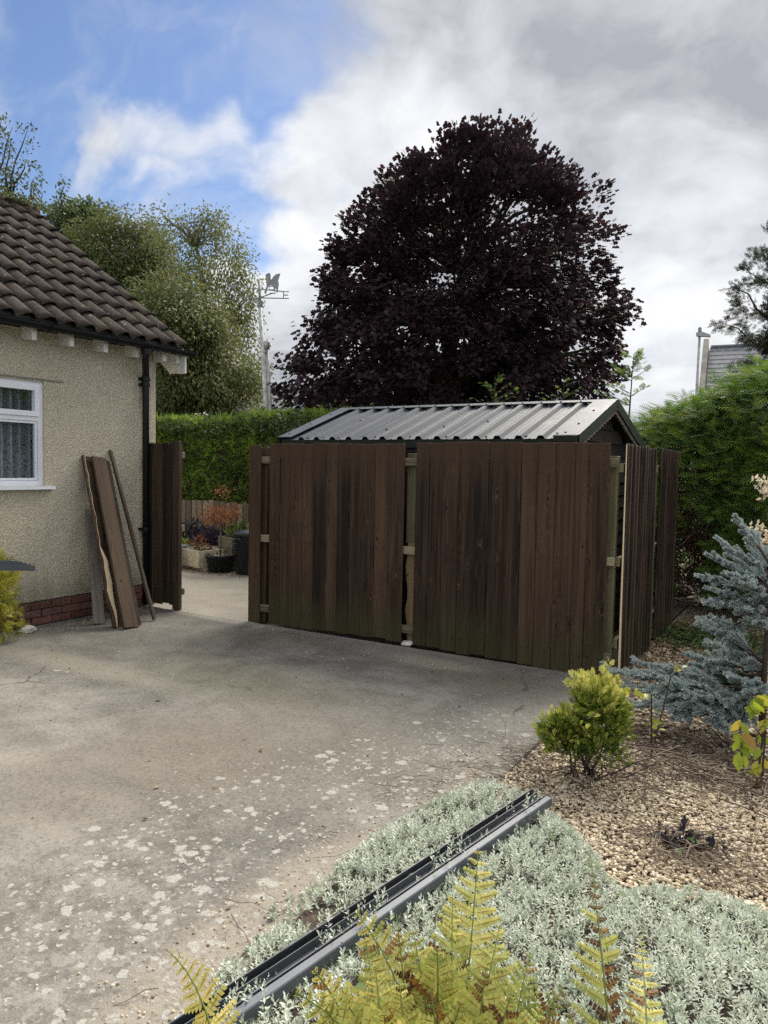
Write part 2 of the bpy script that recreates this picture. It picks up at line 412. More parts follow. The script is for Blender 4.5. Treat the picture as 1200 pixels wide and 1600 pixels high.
M['mortar'] = simple('mortar', (.21, .19, .165), .95, 0, .3, 14, .6, 120)
M['slate'] = simple('slate', (.16, .165, .19), .7, 0, .3, 5)
M['stonewall'] = simple('grey_stone', (.26, .24, .21), .9, 0, .3, 2)
M['navy'] = simple('dark_blue_plastic', (.020, .026, .038), .42, 0, .15, 5)
M['blackpot'] = simple('black_pot_plastic', (.016, .018, .024), .45, 0, .2, 5)
M['ceramic'] = simple('glazed_ceramic', (.58, .53, .43), .35, 0, .14, 6)
M['soil'] = simple('soil', (.045, .032, .024), .95, 0, .4, 25, 1.0, 60)
M['terracotta'] = simple('terracotta', (.30, .115, .06), .8, 0, .25, 12)
M['chalk'] = simple('white_stone', (.52, .50, .46), .9, 0, .3, 9, .8, 30)
M['grey_plastic'] = simple('grey_plastic', (.22, .23, .25), .5)
M['rust'] = simple('screw_head', (.015, .015, .017), .4)

# concrete drive -------------------------------------------------------------
def concrete(name, yard=False):
    m, t, b = mat(name)
    g = t.new('ShaderNodeNewGeometry').outputs['Position']
    big = t.noise(g, .55, 5, .6, .6); mid = t.noise(g, 2.3, 6, .65, .5); fine = t.noise(g, 38, 6, .7); grit = t.noise(g, 150, 3, .7)
    streak = t.noise(t.map(g, (.55, 1.5, 1), rot=(0, 0, R(-25))), 1.0, 6, .6, .8)
    tone = wsum2(t, 0.0, [(.34, big), (.30, mid), (.24, streak), (.22, fine)])
    if yard:
        c = t.ramp(t.range(tone, .40, .70, 0, 1, False), [(0, (.20, .18, .15)), (1, (.36, .335, .28))])
        t.put(b.inputs['Base Color'], c); b.inputs['Roughness'].default_value = .9
        t.put(b.inputs['Normal'], t.bump(wsum2(t, 0.0, [(.6, fine), (.4, grit)]), .6, .008)); return m
    c = t.ramp(t.range(tone, .43, .68, 0, 1, False), [(0, (.120, .115, .105)), (.36, (.235, .225, .203)), (.70, (.345, .327, .292)), (1, (.44, .415, .37))])
    c = t.mix(t.math('MULTIPLY', t.range(t.noise(g, 5.5, 6, .7, .8), .52, .68), .45), c, (.13, .125, .11))
    def spot(x, y, rx, ry, soft=1.0, nz=.5):
        q = t.map(g, (1 / rx, 1 / ry, 0), loc=(-x / rx, -y / ry, 0))
        r_ = t.vmath('LENGTH', q)
        r_ = t.math('ADD', r_, t.math('MULTIPLY', t.math('SUBTRACT', mid, .5), nz * 2))
        return t.range(r_, 1 - .5 * soft, 1 + .5 * soft, 1, 0)
    def paint(mask, col, amt):
        nonlocal c
        c = t.mix(t.math('MULTIPLY', mask, amt), c, col)
    brk = t.range(t.noise(g, 9, 6, .7), .40, .62)
    # darker patches along the house and the fence foot, green algae, pale worn scrapes
    paint(spot(-5.6, 4.6, 1.3, 1.1), (.09, .082, .07), .40)
    paint(spot(-2.3, 5.55, 1.8, .25), (.12, .11, .085), .30)
    paint(spot(-3.8, 4.15, .9, .45), (.15, .148, .085), .45)
    paint(spot(-2.1, 5.15, .7, .3), (.14, .14, .08), .5)
    paint(spot(-4.5, 5.3, .55, .3), (.14, .138, .085), .4)
    paint(spot(-5.05, 3.75, 1.0, .16, nz=.35), (.34, .31, .25), .65)
    paint(spot(-2.75, 5.42, .40, .14, nz=.45), (.38, .35, .28), .8)
    paint(spot(-5.2, 5.75, .7, .13, nz=.5), (.40, .375, .33), .75)
    paint(spot(-1.62, 4.75, .28, .5, nz=.6), (.40, .375, .32), .55)
    paint(spot(-2.55, 3.4, .9, .8), (.24, .215, .175), .5)
    paint(spot(-3.1, 2.7, .8, .9), (.21, .185, .150), .5)
    paint(t.math('MULTIPLY', spot(-2.15, 1.6, .55, .9, nz=.5), brk), (.13, .118, .10), .6)
    # broken pale surface beside the bed
    paint(t.math('MULTIPLY', spot(-1.55, 1.95, .28, .85, soft=.6, nz=.6), t.range(fine, .25, .5, .6, 1)), (.40, .355, .295), .8)
    paint(t.math('MULTIPLY', spot(-1.45, 3.7, .22, .5, soft=.6, nz=.6), brk), (.40, .36, .30), .6)
    vg = t.voro(g, 75, 'F1', 'Color'); sg = t.new('ShaderNodeSeparateColor'); t.put(sg.inputs[0], vg)
    c = t.mix(t.math('MULTIPLY', t.range(sg.outputs[0], .55, .95), .20), c, (.42, .38, .31)); c = t.mix(t.math('MULTIPLY', t.range(sg.outputs[1], .70, .95), .30), c, (.075, .066, .055))
    # lichen
    lz = wsum2(t, 0.0, [(1.0, spot(-1.95, 2.45, .75, 1.15, nz=.5)), (.9, spot(-1.75, 4.1, .45, .75)), (.8, spot(-2.0, 1.5, .5, .6)), (.16, spot(-4.9, 3.3, .9, .8)), (.0, spot(-3, 3.5, 4, 4))])
    wv = t.vmath('ADD', g, t.vmath('SCALE', t.vmath('SUBTRACT', t.noisec(g, 30, 4), (.5, .5, .5))))
    wv.node.inputs[0].links[0].from_node  # keep reference
    sc = [n for n in t.n if n.bl_idname == 'ShaderNodeVectorMath' and n.operation == 'SCALE'][-1]; sc.inputs['Scale'].default_value = .050
    lich = None
    for s_, rad, thr in ((11.5, .37, .55), (19, .38, .57), (38, .38, .60)):
        vd_ = t.voro(wv, s_, 'F1', 'Distance'); vc = t.voro(wv, s_, 'F1', 'Color')
        sp = t.new('ShaderNodeSeparateColor'); t.put(sp.inputs[0], vc)
        on = t.range(t.math('ADD', sp.outputs[0], t.math('MULTIPLY', lz, .72)), thr + .48, thr + .50)
        rr_ = t.math('MULTIPLY', sp.outputs[1], rad)
        hit = t.math('MULTIPLY', t.range(t.math('SUBTRACT', vd_, rr_), -.06, .05, 1, 0), on)
        lich = hit if lich is None else t.math('MAXIMUM', lich, hit)
    lcol = t.mix(t.noise(g, 90, 3), (.30, .29, .26), (.62, .61, .56))
    c = t.mix(t.math('MULTIPLY', lich, t.range(t.noise(g, 48, 5, .75), .26, .46)), c, lcol)
    dk = t.math('MULTIPLY', t.range(t.voro(wv, 60, 'F1', 'Distance'), .10, .2, 1, 0), t.range(t.noise(g, 6, 4), .42, .6))
    c = t.mix(t.math('MULTIPLY', dk, .5), c, (.05, .045, .038))
    c = t.mix(t.math('MULTIPLY', t.range(grit, .35, .65), .5), t.mix(1.0, c, (.62, .62, .62), 'MULTIPLY'), c)
    # cracks
    ck = t.voro(t.vmath('ADD', t.map(g, (.42, .42, 0)), t.map(t.noisec(g, 2.2, 5), (.22, .22, 0))), 1.0, 'DISTANCE_TO_EDGE', 'Distance')
    ckm = t.math('MULTIPLY', t.range(ck, .0015, .006, 1, 0), t.range(t.noise(g, 1.3, 3), .52, .62))
    c = t.mix(t.math('MULTIPLY', ckm, .55), c, (.03, .027, .022))
    t.put(b.inputs['Base Color'], c); b.inputs['Roughness'].default_value = .9; b.inputs['Specular IOR Level'].default_value = .2
    h = wsum2(t, 0.0, [(.5, fine), (.35, grit), (.5, mid), (-.5, ckm), (.12, lich)])
    t.put(b.inputs['Normal'], t.bump(h, .8, .012))
    return m
def wsum2(t, base, items):
    acc = base
    for wgt, s in items: acc = t.math('MULTIPLY_ADD', s, wgt, acc)
    return acc

def pebbledash():
    m, t, b = mat('pebbledash_render')
    g = t.new('ShaderNodeTexCoord').outputs['Object']
    n = t.noise(g, 1.3, 5, .6); f = t.noise(g, 70, 4, .65, .8); v = t.voro(g, 75, 'SMOOTH_F1', 'Distance'); f2 = t.noise(g, 26, 3, .6, .6)
    c = t.ramp(n, [(.3, (.61, .555, .435)), (.7, (.68, .625, .495))])
    c = t.mix(t.math('MULTIPLY', t.range(f, .58, .36), .5), c, (.31, .265, .185))
    sp = t.new('ShaderNodeSeparateXYZ'); t.put(sp.inputs[0], g)
    dirt = t.math('MULTIPLY', t.range(t.math('ADD', sp.outputs['Z'], t.math('MULTIPLY', t.noise(t.map(g, (6, 6, 1.2)), 1, 4), .5)), .9, .4, 0, 1), .22)
    c = t.mix(dirt, c, (.22, .20, .15))
    dr_ = t.noise(t.map(g, (7, 7, .5)), 1.0, 5, .6, .3)
    c = t.mix(t.math('MULTIPLY', t.range(dr_, .50, .70), t.math('MULTIPLY', t.range(t.noise(g, 1.1, 3), .42, .6), .28)), c, (.27, .24, .175))
    c = t.mix(t.math('MULTIPLY', t.range(t.math('ADD', sp.outputs['Z'], t.math('MULTIPLY', dr_, -.5)), .28, .0, 0, 1), .45), c, (.20, .18, .13))
    t.put(b.inputs['Base Color'], c); b.inputs['Roughness'].default_value = .95; b.inputs['Specular IOR Level'].default_value = .1
    t.put(b.inputs['Normal'], t.bump(wsum2(t, 0.0, [(.8, f), (-.4, v), (.6, f2)]), 1.0, .024))
    return m
M['render'] = pebbledash()
def brickm():
    m, t, b = mat('red_brick')
    g = t.new('ShaderNodeTexCoord').outputs['Object']; gp = t.new('ShaderNodeNewGeometry').outputs['Position']
    oi = t.new('ShaderNodeObjectInfo').outputs['Random']
    c = t.ramp(oi, [(0, (.080, .030, .024)), (.5, (.125, .043, .032)), (.85, (.155, .058, .042)), (1, (.10, .06, .05))])
    c = t.mix(t.math('MULTIPLY', t.range(t.noise(gp, 40, 5, .7), .5, .66), .7), c, (.20, .15, .12))
    c = t.mix(t.math('MULTIPLY', t.range(t.noise(gp, 6, 5, .7), .5, .7), .7), c, (.045, .028, .024))
    t.put(b.inputs['Base Color'], c); b.inputs['Roughness'].default_value = .9
    t.put(b.inputs['Normal'], t.bump(t.noise(gp, 130, 4, .7), .6, .004)); return m
M['brick'] = brickm()
def tilem():
    m, t, b = mat('brown_concrete_tile')
    gp = t.new('ShaderNodeNewGeometry').outputs['Position']; oi = t.new('ShaderNodeObjectInfo').outputs['Random']
    c = t.ramp(oi, [(0, (.019, .014, .012)), (.6, (.032, .024, .0195)), (1, (.046, .034, .027))])
    c = t.mix(t.math('MULTIPLY', t.range(t.noise(gp, 22, 6, .7), .45, .68), .75), c, (.066, .051, .042))
    c = t.mix(t.math('MULTIPLY', t.range(t.noise(gp, 7, 5, .7), .52, .7), .8), c, (.028, .021, .018))
    wv = t.vmath('ADD', gp, t.map(t.noisec(gp, 40, 4), (.03, .03, .03)))
    vd_ = t.voro(wv, 20, 'F1', 'Distance'); vc = t.voro(wv, 20, 'F1', 'Color')
    sp = t.new('ShaderNodeSeparateColor'); t.put(sp.inputs[0], vc)
    l = t.math('MULTIPLY', t.range(t.math('SUBTRACT', vd_, t.math('MULTIPLY', sp.outputs[1], .28)), -.04, .04, 1, 0), t.range(t.math('ADD', sp.outputs[0], t.math('MULTIPLY', t.noise(gp, 1.1, 3), .5)), 1.0, 1.05))
    c = t.mix(t.math('MULTIPLY', l, .8), c, (.30, .27, .24))
    c = t.mix(t.math('MULTIPLY', t.range(t.noise(gp, 3.2, 4, .6), .56, .72), .55), c, (.070, .072, .030))
    t.put(b.inputs['Base Color'], c); b.inputs['Roughness'].default_value = .9; b.inputs['Specular IOR Level'].default_value = .25
    t.put(b.inputs['Normal'], t.bump(wsum2(t, 0.0, [(.6, t.noise(gp, 90, 5, .7)), (.7, t.noise(gp, 22, 6, .7))]), .8, .008)); return m
M['tile'] = tilem()
def metalm(name, col, rough=.42, metal=.25, spots=True, spec=.5):
    m, t, b = mat(name)
    g = t.new('ShaderNodeTexCoord').outputs['Object']
    n = t.noise(g, 3.5, 5, .6); f = t.noise(g, 60, 4, .6)
    c = t.mix(t.range(n, .35, .65), tuple(x * .86 for x in col), tuple(x * 1.1 for x in col))
    if spots: c = t.mix(t.math('MULTIPLY', t.range(f, .58, .7), .3), c, tuple(x * .7 for x in col))
    t.put(b.inputs['Base Color'], c); b.inputs['Metallic'].default_value = metal; b.inputs['Specular IOR Level'].default_value = spec
    t.put(b.inputs['Roughness'], t.math('MULTIPLY_ADD', n, .22, rough - .1)); return m
M['sheet'] = metalm('grey_roof_sheet', (.072, .081, .097), .50, .0, True, .10)
M['flash'] = metalm('grey_flashing', (.075, .085, .102), .50, .0, True, .10)
M['fascia'] = metalm('dark_green_fascia', (.030, .042, .036), .5, .1)
M['trim'] = metalm('grey_trim_metal', (.070, .078, .092), .42, .15)
M['trimlight'] = metalm('light_trim_metal', (.105, .115, .135), .42, .15)
M['trimshade'] = metalm('shade_trim_metal', (.022, .025, .030), .5, .1)  # near-black stands in for shade inside the trim channels
def glassm():
    m, t, b = mat('window_glass')
    tr = t.new('ShaderNodeBsdfTransparent'); tr.inputs[0].default_value = (.80, .83, .84, 1)
    gl = t.new('ShaderNodeBsdfGlossy'); gl.inputs['Roughness'].default_value = .03; gl.inputs[0].default_value = (.9, .93, .97, 1)
    fr = t.new('ShaderNodeFresnel'); fr.inputs[0].default_value = 1.5
    mx = t.new('ShaderNodeMixShader'); t.put(mx.inputs[0], t.math('MULTIPLY_ADD', fr.outputs[0], .55, .02))
    t.l.new(tr.outputs[0], mx.inputs[1]); t.l.new(gl.outputs[0], mx.inputs[2]); t.l.new(mx.outputs[0], t.n['Material Output'].inputs['Surface']); return m
M['glass'] = glassm()
def lacem():
    m, t, b = mat('net_curtain')
    g = t.new('ShaderNodeTexCoord').outputs['Object']; sp = t.new('ShaderNodeSeparateXYZ'); t.put(sp.inputs[0], g)
    v = t.voro(t.map(g, (1, 55, 42)), 1.0, 'SMOOTH_F1', 'Distance'); f = t.noise(t.map(g, (1, 26, 16)), 1.0, 4, .6)
    pat = t.math('MULTIPLY', t.range(t.math('ADD', v, t.math('MULTIPLY', f, .8)), .62, .82), t.range(t.math('ADD', sp.outputs['Z'], t.math('MULTIPLY', f, .5)), 2.25, 1.75))
    b.inputs['Base Color'].default_value = (.80, .82, .84, 1); b.inputs['Roughness'].default_value = .9
    tr = t.new('ShaderNodeBsdfTransparent')
    mx = t.new('ShaderNodeMixShader'); t.put(mx.inputs[0], t.math('ADD', t.math('MULTIPLY_ADD', pat, .30, .52), t.math('MULTIPLY', t.math('SINE', t.math('MULTIPLY', sp.outputs['Y'], 62.0)), .22), None, True))
    t.l.new(tr.outputs[0], mx.inputs[1]); t.l.new(b.outputs[0], mx.inputs[2]); t.l.new(mx.outputs[0], t.n['Material Output'].inputs['Surface']); return m
M['lace'] = lacem()
def earth():
    m, t, b = mat('gravelly_soil')
    g = t.new('ShaderNodeNewGeometry').outputs['Position']
    v = t.voro(g, 42, 'F1', 'Color'); vd_ = t.voro(g, 42, 'F1', 'Distance')
    sp = t.new('ShaderNodeSeparateColor'); t.put(sp.inputs[0], v)
    c = t.ramp(sp.outputs[0], [(0, (.10, .065, .04)), (.4, (.25, .18, .10)), (.8, (.40, .31, .19)), (1, (.5, .44, .36))])
    c = t.mix(t.range(vd_, .35, .6), c, (.045, .032, .022))
    leafy = t.range(t.noise(g, 1.6, 5, .6), .46, .60)
    c = t.mix(t.math('MULTIPLY', leafy, .6), c, (.085, .055, .035))
    t.put(b.inputs['Base Color'], c); b.inputs['Roughness'].default_value = .95
    t.put(b.inputs['Normal'], t.bump(vd_, .9, .02)); t.n['Bump'].invert = True; return m
M['earth'] = earth()
def lawn():
    m, t, b = mat('rough_grass')
    g = t.new('ShaderNodeNewGeometry').outputs['Position']
    c = t.ramp(t.noise(g, 2, 6, .7), [(.3, (.030, .045, .015)), (.7, (.075, .095, .030))])
    t.put(b.inputs['Base Color'], c); b.inputs['Roughness'].default_value = .95
    t.put(b.inputs['Normal'], t.bump(t.noise(g, 30, 5, .7), 1, .05)); return m
M['lawn'] = lawn()
M['concrete'] = concrete('weathered_concrete'); M['yard'] = concrete('yard_concrete', True)

# ------------------------------------------------------------------ ground
def sheet(name, poly, z, thick, m):
    o = MB().prism([(x, y, z) for x, y in poly], (0, 0, -thick)).build(name, m)
    return kind(o, 'structure')
sheet('ground', [(-400, -400), (400, -400), (400, 400), (-400, 400)], -.12, .3, M['lawn'])
sheet('driveway', [(-6.62, -4), (-1.42, -4), (-1.44, 1.6), (-1.40, 3.2), (-1.43, 4.6), (-1.42, 5.79), (-6.62, 5.75)], 0, .11, M['concrete'])
sheet('yard_paving', [(-12.5, 5.96), (-6.64, 5.96), (-6.62, 5.765), (-5.0, 5.775), (-5.0, 9.4), (-12.5, 9.4)], -.004, .10, M['yard'])
sheet('shade_ground', [(-4.998, 5.80), (-1.45, 5.81), (-1.45, 12.5), (-4.998, 12.5)], -.02, .10, M['soil'])  # dark soil-coloured sheet standing in for shade behind the fence
sheet('garden_bed', [(-1.415, -4), (6, -4), (6, 13), (-1.44, 13), (-1.415, 5.79), (-1.425, 4.6), (-1.395, 3.2), (-1.435, 1.6)], -.015, .10, M['earth'])

# ------------------------------------------------------------------ bungalow
house = thing('bungalow', 'cream pebbledash bungalow wing with brown tiled roof and white window', 'house', (-6.62, 5.94, 0))
HO = Vector((-6.62, 5.94, 0))
def hb(mb, name, m, parent=None, smooth=False):
    o = mb.build(name, m, None, smooth); o.parent = parent or house
    o.location = -HO if (parent is None or parent is house) else (0, 0, 0)
    return o
WX, WY0, WY1 = -6.62, .6, 5.94
wy0, wy1, wz0, wz1 = 3.24, 4.54, 1.365, 2.375
ZB = .24
mb = MB()
mb.box(WX - .25, WX, WY0, wy0, ZB, 2.86); mb.box(WX - .25, WX, wy1, WY1 - .25, ZB, 2.86)
mb.box(WX - .25, WX, wy0, wy1, ZB, wz0); mb.box(WX - .25, WX, wy0, wy1, wz1, 2.86)
gab = lambda y, dy: mb.prism([(-11.88, y, ZB), (WX, y, ZB), (WX, y, 2.86), (-9.25, y, 4.68), (-11.88, y, 2.86)], (0, dy, 0))
gab(WY1 - .25, .25); gab(WY0 - .25, .25)
mb.box(-11.88, -11.63, WY0, WY1 - .25, ZB, 2.86)
hb(mb, 'wall', M['render'])
hb(MB().box(WX - .25, WX - .024, WY0, WY1 - .01, -.05, ZB).box(-11.87, WX - .26, WY1 - .2, WY1 - .012, -.05, ZB).box(-11.86, -11.65, WY0, WY1 - .22, -.05, ZB), 'mortar', M['mortar'])
# drip bead along the foot of the render and the lintel line over the window
hb(MB().box(WX + .002, WX + .012, WY0, WY1 - .02, ZB + .002, ZB + .016), 'render_stop', M['render'])
hb(MB().box(WX + .001, WX + .012, wy0 - .2, 4.75, wz1 + .016, wz1 + .028), 'lintel_drip', M['mortar'])
bm_ = MB().cbox(-.1075, .1075, -.05, .0, -.0325, .0325, .003).mesh('brick', m=M['brick'])
for row in range(3):
    z = ZB - .012 - .0325 - .075 * row
    y = WY1 - .118 - (.1125 if row % 2 else 0)
    while y > 1.0:
        o = link_obj('brick', bm_, None, house, Vector((WX - .016 + rng.normal() * .0015, y + rng.normal() * .002, z)) - HO, (rng.normal() * .006, 0, R(90)))
        y -= .225
bmh = MB().cbox(-.05, .05, -.05, .0, -.0325, .0325, .003).mesh('brick', m=M['brick'])
link_obj('brick', bmh, None, house, Vector((WX - .016, WY1 - .06, ZB - .0445 - .075)) - HO, (0, 0, R(90)))
# window
FX = WX - .022
def frame_ring(y0, y1, z0_, z1, wd, x0_, x1, wt=None):
    mb = MB(); wt = wt or wd
    mb.box(x0_, x1, y0, y1, z0_, z0_ + wd); mb.box(x0_, x1, y0, y1, z1 - wt, z1)
    mb.box(x0_, x1, y0, y0 + wd, z0_ + wd, z1 - wt); mb.box(x0_, x1, y1 - wd, y1, z0_ + wd, z1 - wt)
    return mb
wf = frame_ring(wy0, wy1, wz0, wz1, .052, FX - .07, FX)
wf.box(FX - .07, FX, wy0 + .052, wy1 - .052, 1.995, 2.050)
wf.box(FX - .07, FX, 3.87, 3.92, wz0 + .052, 1.995); wf.box(FX - .07, FX, 3.87, 3.92, 2.050, wz1 - .052)
win = hb(wf, 'window_frame', M['white'])
for a, b_ in ((3.297, 3.865), (3.925, wy1 - .056)):
    s_ = hb(frame_ring(a - .012, b_ + .012, 2.040, wz1 - .040, .048, FX - .04, FX + .016), 'sash', M['white'], win)
    hb(frame_ring(a, b_, wz0 + .055, 1.992, .022, FX - .05, FX - .008), 'glazing_bead', M['white'], win)
    hb(MB().box(FX - .036, FX - .030, a + .004, b_ - .004, 2.06, wz1 - .06), 'pane', M['glass'], win)
    hb(MB().box(FX - .036, FX - .030, a, b_, wz0 + .054, 1.993), 'pane', M['glass'], win)
hb(MB().box(WX - .02, WX + .055, wy0 - .05, wy1 + .085, wz0 - .032, wz0 - .003), 'window_sill', M['white'])
hb(MB().box(WX - .252, WX - .06, wy0, wy1, wz0, wz0 + .004), 'inner_sill', M['white'])
vs, fs = [], []
ny, nz = 150, 8
for j in range(nz + 1):
    for i in range(ny + 1):
        y = wy0 - .02 + (wy1 - wy0 + .04 - .04) * i / ny
        amp = .030 + .010 * math.sin(i * .37)
        vs.append((FX - .125 + amp * math.sin(y * 62 + 1.3 * math.sin(y * 9)) + .004 * math.sin(y * 140), y, 1.37 + j * .125))
for j in range(nz):
    for i in range(ny): a = j * (ny + 1) + i; fs.append((a, a + 1, a + ny + 2, a + ny + 1))
hb(MB().add(vs, fs), 'curtain', M['lace'], None, True)
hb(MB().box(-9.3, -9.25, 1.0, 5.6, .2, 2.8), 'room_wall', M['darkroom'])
# roof
PIT = R(34.8); RX, RZ = -6.33, 2.912; UP = Vector((-math.cos(PIT), 0, math.sin(PIT))); NRM = Vector((math.sin(PIT), 0, math.cos(PIT)))
RL = 3.55
def rp(s, y, h=0): return Vector((RX, y, RZ)) + UP * s + NRM * h
mb = MB(); p = [rp(.06, WY0 - .3, -.05), rp(RL, WY0 - .3, -.05), rp(RL, 6.145, -.05), rp(.06, 6.145, -.05)]
mb.prism(p, NRM * .03)
back = [Vector((2 * -9.25 - q.x, q.y, q.z)) for q in p]; mb.prism(back, Vector((-NRM.x, 0, NRM.z)) * .05)
hb(mb, 'roof_deck', M['slate'])
NU = 8; TW, TL = .2115, .41
def tile_mesh(seed):
    rg = np.random.default_rng(seed); vs = []; fs = []
    prof = [0.034 * math.sin(2 * math.pi * (u / NU) - 1.2) + .009 * math.sin(4 * math.pi * u / NU) for u in range(NU + 1)]
    for s_ in (0.0, .12, TL):
        for u in range(NU + 1):
            e = rg.normal() * .0035 if s_ == 0 else 0
            vs.append((u * (TW + .012) / NU, s_ + e, prof[u] + (-.004 + rg.normal() * .0012 if s_ == 0 else 0)))
    for u in range(NU + 1): vs.append((u * (TW + .012) / NU, .004 + rg.normal() * .003, prof[u] - .014))
    for r_ in (0, 1):
        for u in range(NU): a = r_ * (NU + 1) + u; fs.append((a, a + 1, a + NU + 2, a + NU + 1))
    for u in range(NU): fs.append((u, 3 * (NU + 1) + u, 3 * (NU + 1) + u + 1, u + 1))
    vs += [(0, TL, prof[0] - .014), (TW + .012, TL, prof[-1] - .014)]
    k = 4 * (NU + 1)
    fs.append((0, NU + 1, 2 * (NU + 1), k, 3 * (NU + 1))); fs.append((NU, 3 * (NU + 1) + NU, k + 1, 2 * (NU + 1) + NU, NU + 1 + NU))
    me = bpy.data.meshes.new('roof_tile'); me.from_pydata(vs, [], fs); me.update(); me.materials.append(M['tile'])
    me.polygons.foreach_set('use_smooth', [i < 2 * NU for i in range(len(me.polygons))]); return me
tms = [tile_mesh(i) for i in range(6)]
GA = .353
for row in range(10):
    for c in range(25):
        y = 6.21 - (c + 1) * TW
        pos = rp(row * GA - .01 + rng.normal() * .004, y, .030 + .0 + rng.normal() * .003)
        tl = PIT - R(4.6) + rng.normal() * .008
        rot = Matrix(((0, -math.cos(tl), math.sin(tl)), (1, 0, 0), (0, math.sin(tl), math.cos(tl)))).to_euler()
        rot.rotate_axis('Z', rng.normal() * .010)
        link_obj('roof_tile', tms[int(rng.integers(6))], None, house, pos - HO, rot)
rt = MB(); prof = [(.115 * math.cos(a), .105 * math.sin(a)) for a in np.linspace(-.35, math.pi + .35, 10)]; inn = [(x * .84, y * .84) for x, y in prof]
rt.add([(x, 0, z) for x, z in prof] + [(x * 1.0, -.44, z) for x, z in prof] + [(x, 0, z) for x, z in inn],
       [(i, i + 1, i + 11, i + 10) for i in range(9)] + [(i + 1, i, i + 20, i + 21) for i in range(9)])
rtm = rt.mesh('ridge_tile', True, M['tile'])
for i in range(12):
    link_obj('ridge_tile', rtm, None, house, Vector((-9.25, 6.21 - i * .445, 4.90 + rng.normal() * .006)) - HO, (R(1) * rng.normal(), 0, 0))
# mossy clumps at the ridge end
P = np.array([(-9.13 + rng.normal() * .07, 5.9 + rng.normal() * .25, 4.93 + abs(rng.normal()) * .03) for _ in range(500)])
me = scatter_mesh('moss', *T_RHOMB, P, rnd_dirs(500), rnd_dirs(500), rng.uniform(.03, .06, 500), M['dkgreen'], rng.random(500))
o = link_obj('moss', me, None, house, -HO); kind(o, 'stuff')
# rafter ends, barge board, gutter, downpipe
for y in (1.08, 1.49, 1.89, 2.30, 2.70, 3.10, 3.50, 3.90, 4.303, 4.703, 5.104, 5.511):
    zt = 2.755
    hb(MB().add([(WX, y, zt), (-6.448, y, zt - .02), (-6.448, y + .052, zt - .02), (WX, y + .052, zt), (WX, y, 2.96), (-6.448, y, 2.90), (-6.448, y + .052, 2.90), (WX, y + .052, 2.96)],
               [(0, 3, 2, 1), (4, 5, 6, 7), (0, 1, 5, 4), (1, 2, 6, 5), (2, 3, 7, 6), (3, 0, 4, 7)]), 'rafter_end', M['whitewood'])
for y in (5.885, 6.085):
    hb(MB().box(-6.60, -6.446, y, y + .052, 2.745, 2.87), 'rafter_end', M['whitewood'])
hb(MB().prism([(-6.62, 6.15, 2.645), (-6.378, 6.15, 2.635), (-6.378, 6.15, 2.875), (-9.25, 6.15, 4.86), (-9.25, 6.15, 4.64), (-6.86, 6.15, 2.86)], (0, .025, 0)), 'barge_board', M['whitewood'])
hb(MB().prism([(-6.45, 5.945, 2.835), (-6.45, 5.945, 2.865), (-9.25, 5.945, 4.80), (-9.25, 5.945, 4.77)], (0, .203, 0)), 'verge_soffit', M['whitewood'])
gx, gz = -6.372, 2.885
prof = [(.058 * math.cos(a), .058 * math.sin(a)) for a in np.linspace(math.pi, 2 * math.pi, 9)]
inn = [(x * .93, z * .93) for x, z in reversed(prof)]
hb(MB().prism([(gx + x, WY0, gz + z) for x, z in prof + inn], (0, 6.27 - WY0, 0)), 'gutter', M['black'], None)
hb(MB().prism([(gx + x, 6.27, gz + z) for x, z in prof], (0, .008, 0)), 'gutter_end_cap', M['black'])
for y in (2.9, 3.7, 4.45, 5.2, 5.585, 5.98):
    big = [(x * 1.09, z * 1.09) for x, z in prof]
    hb(MB().prism([(gx + x, y - .025, gz + z - .001) for x, z in big], (0, .05, 0)), 'gutter_bracket', M['black'])
dp = hb(MB().tube([(gx, 5.585, 2.85), (gx, 5.585, 2.77), (-6.40, 5.60, 2.72), (-6.52, 5.71, 2.61), (-6.555, 5.74, 2.565), (-6.56, 5.745, 2.50), (-6.56, 5.745, .03)], .037, 14), 'downpipe', M['black'], None, True)
for z, rr_ in ((2.535, .050), (2.47, .046), (.87, .046)):
    hb(MB().lathe([(rr_, -.022), (rr_, .022)], (-6.56, 5.745, z), 14).box(WX, -6.575, 5.69, 5.80, z - .012, z + .012), 'pipe_bracket', M['black'], dp)
hb(MB().lathe([(.048, -.03), (.052, .03)], (gx, 5.585, 2.80), 14), 'pipe_collar', M['black'], dp)

# ------------------------------------------------------------------ fences
_bc = {}
def board_mesh(wd, th, ht, m, c=.004):
    k = (round(wd, 3), round(th, 3), round(ht, 3), m.name, c)
    if k not in _bc: _bc[k] = MB().cbox(-wd / 2, wd / 2, -th / 2, th / 2, 0, ht, c).mesh('board', m=m)
    return _bc[k]
def fboard(par, x0_, x1, y, m, z0_=.02, z1=1.83, axis='x', th=.02, step=.0, name='board'):
    """one vertical board, set between x0 and x1 along the fence and a little skewed like a lapped board"""
    wd = abs(x1 - x0_) - .004; me = board_mesh(.15, th, 1.80, m, .006)
    zz0, zz1 = z0_ + rng.normal() * .006, z1 + rng.normal() * .005
    base = Vector(par.location)
    mid = (x0_ + x1) / 2
    pos = Vector((mid, y, zz0)) if axis == 'x' else Vector((y, mid, zz0))
    rz = step + rng.normal() * .012
    rot = (rng.normal() * .0016, rng.normal() * .0022, rz if axis == 'x' else R(90) + rz)
    return link_obj(name, me, None, par, pos - base, rot, (wd / .15, 1, (zz1 - zz0) / 1.80))
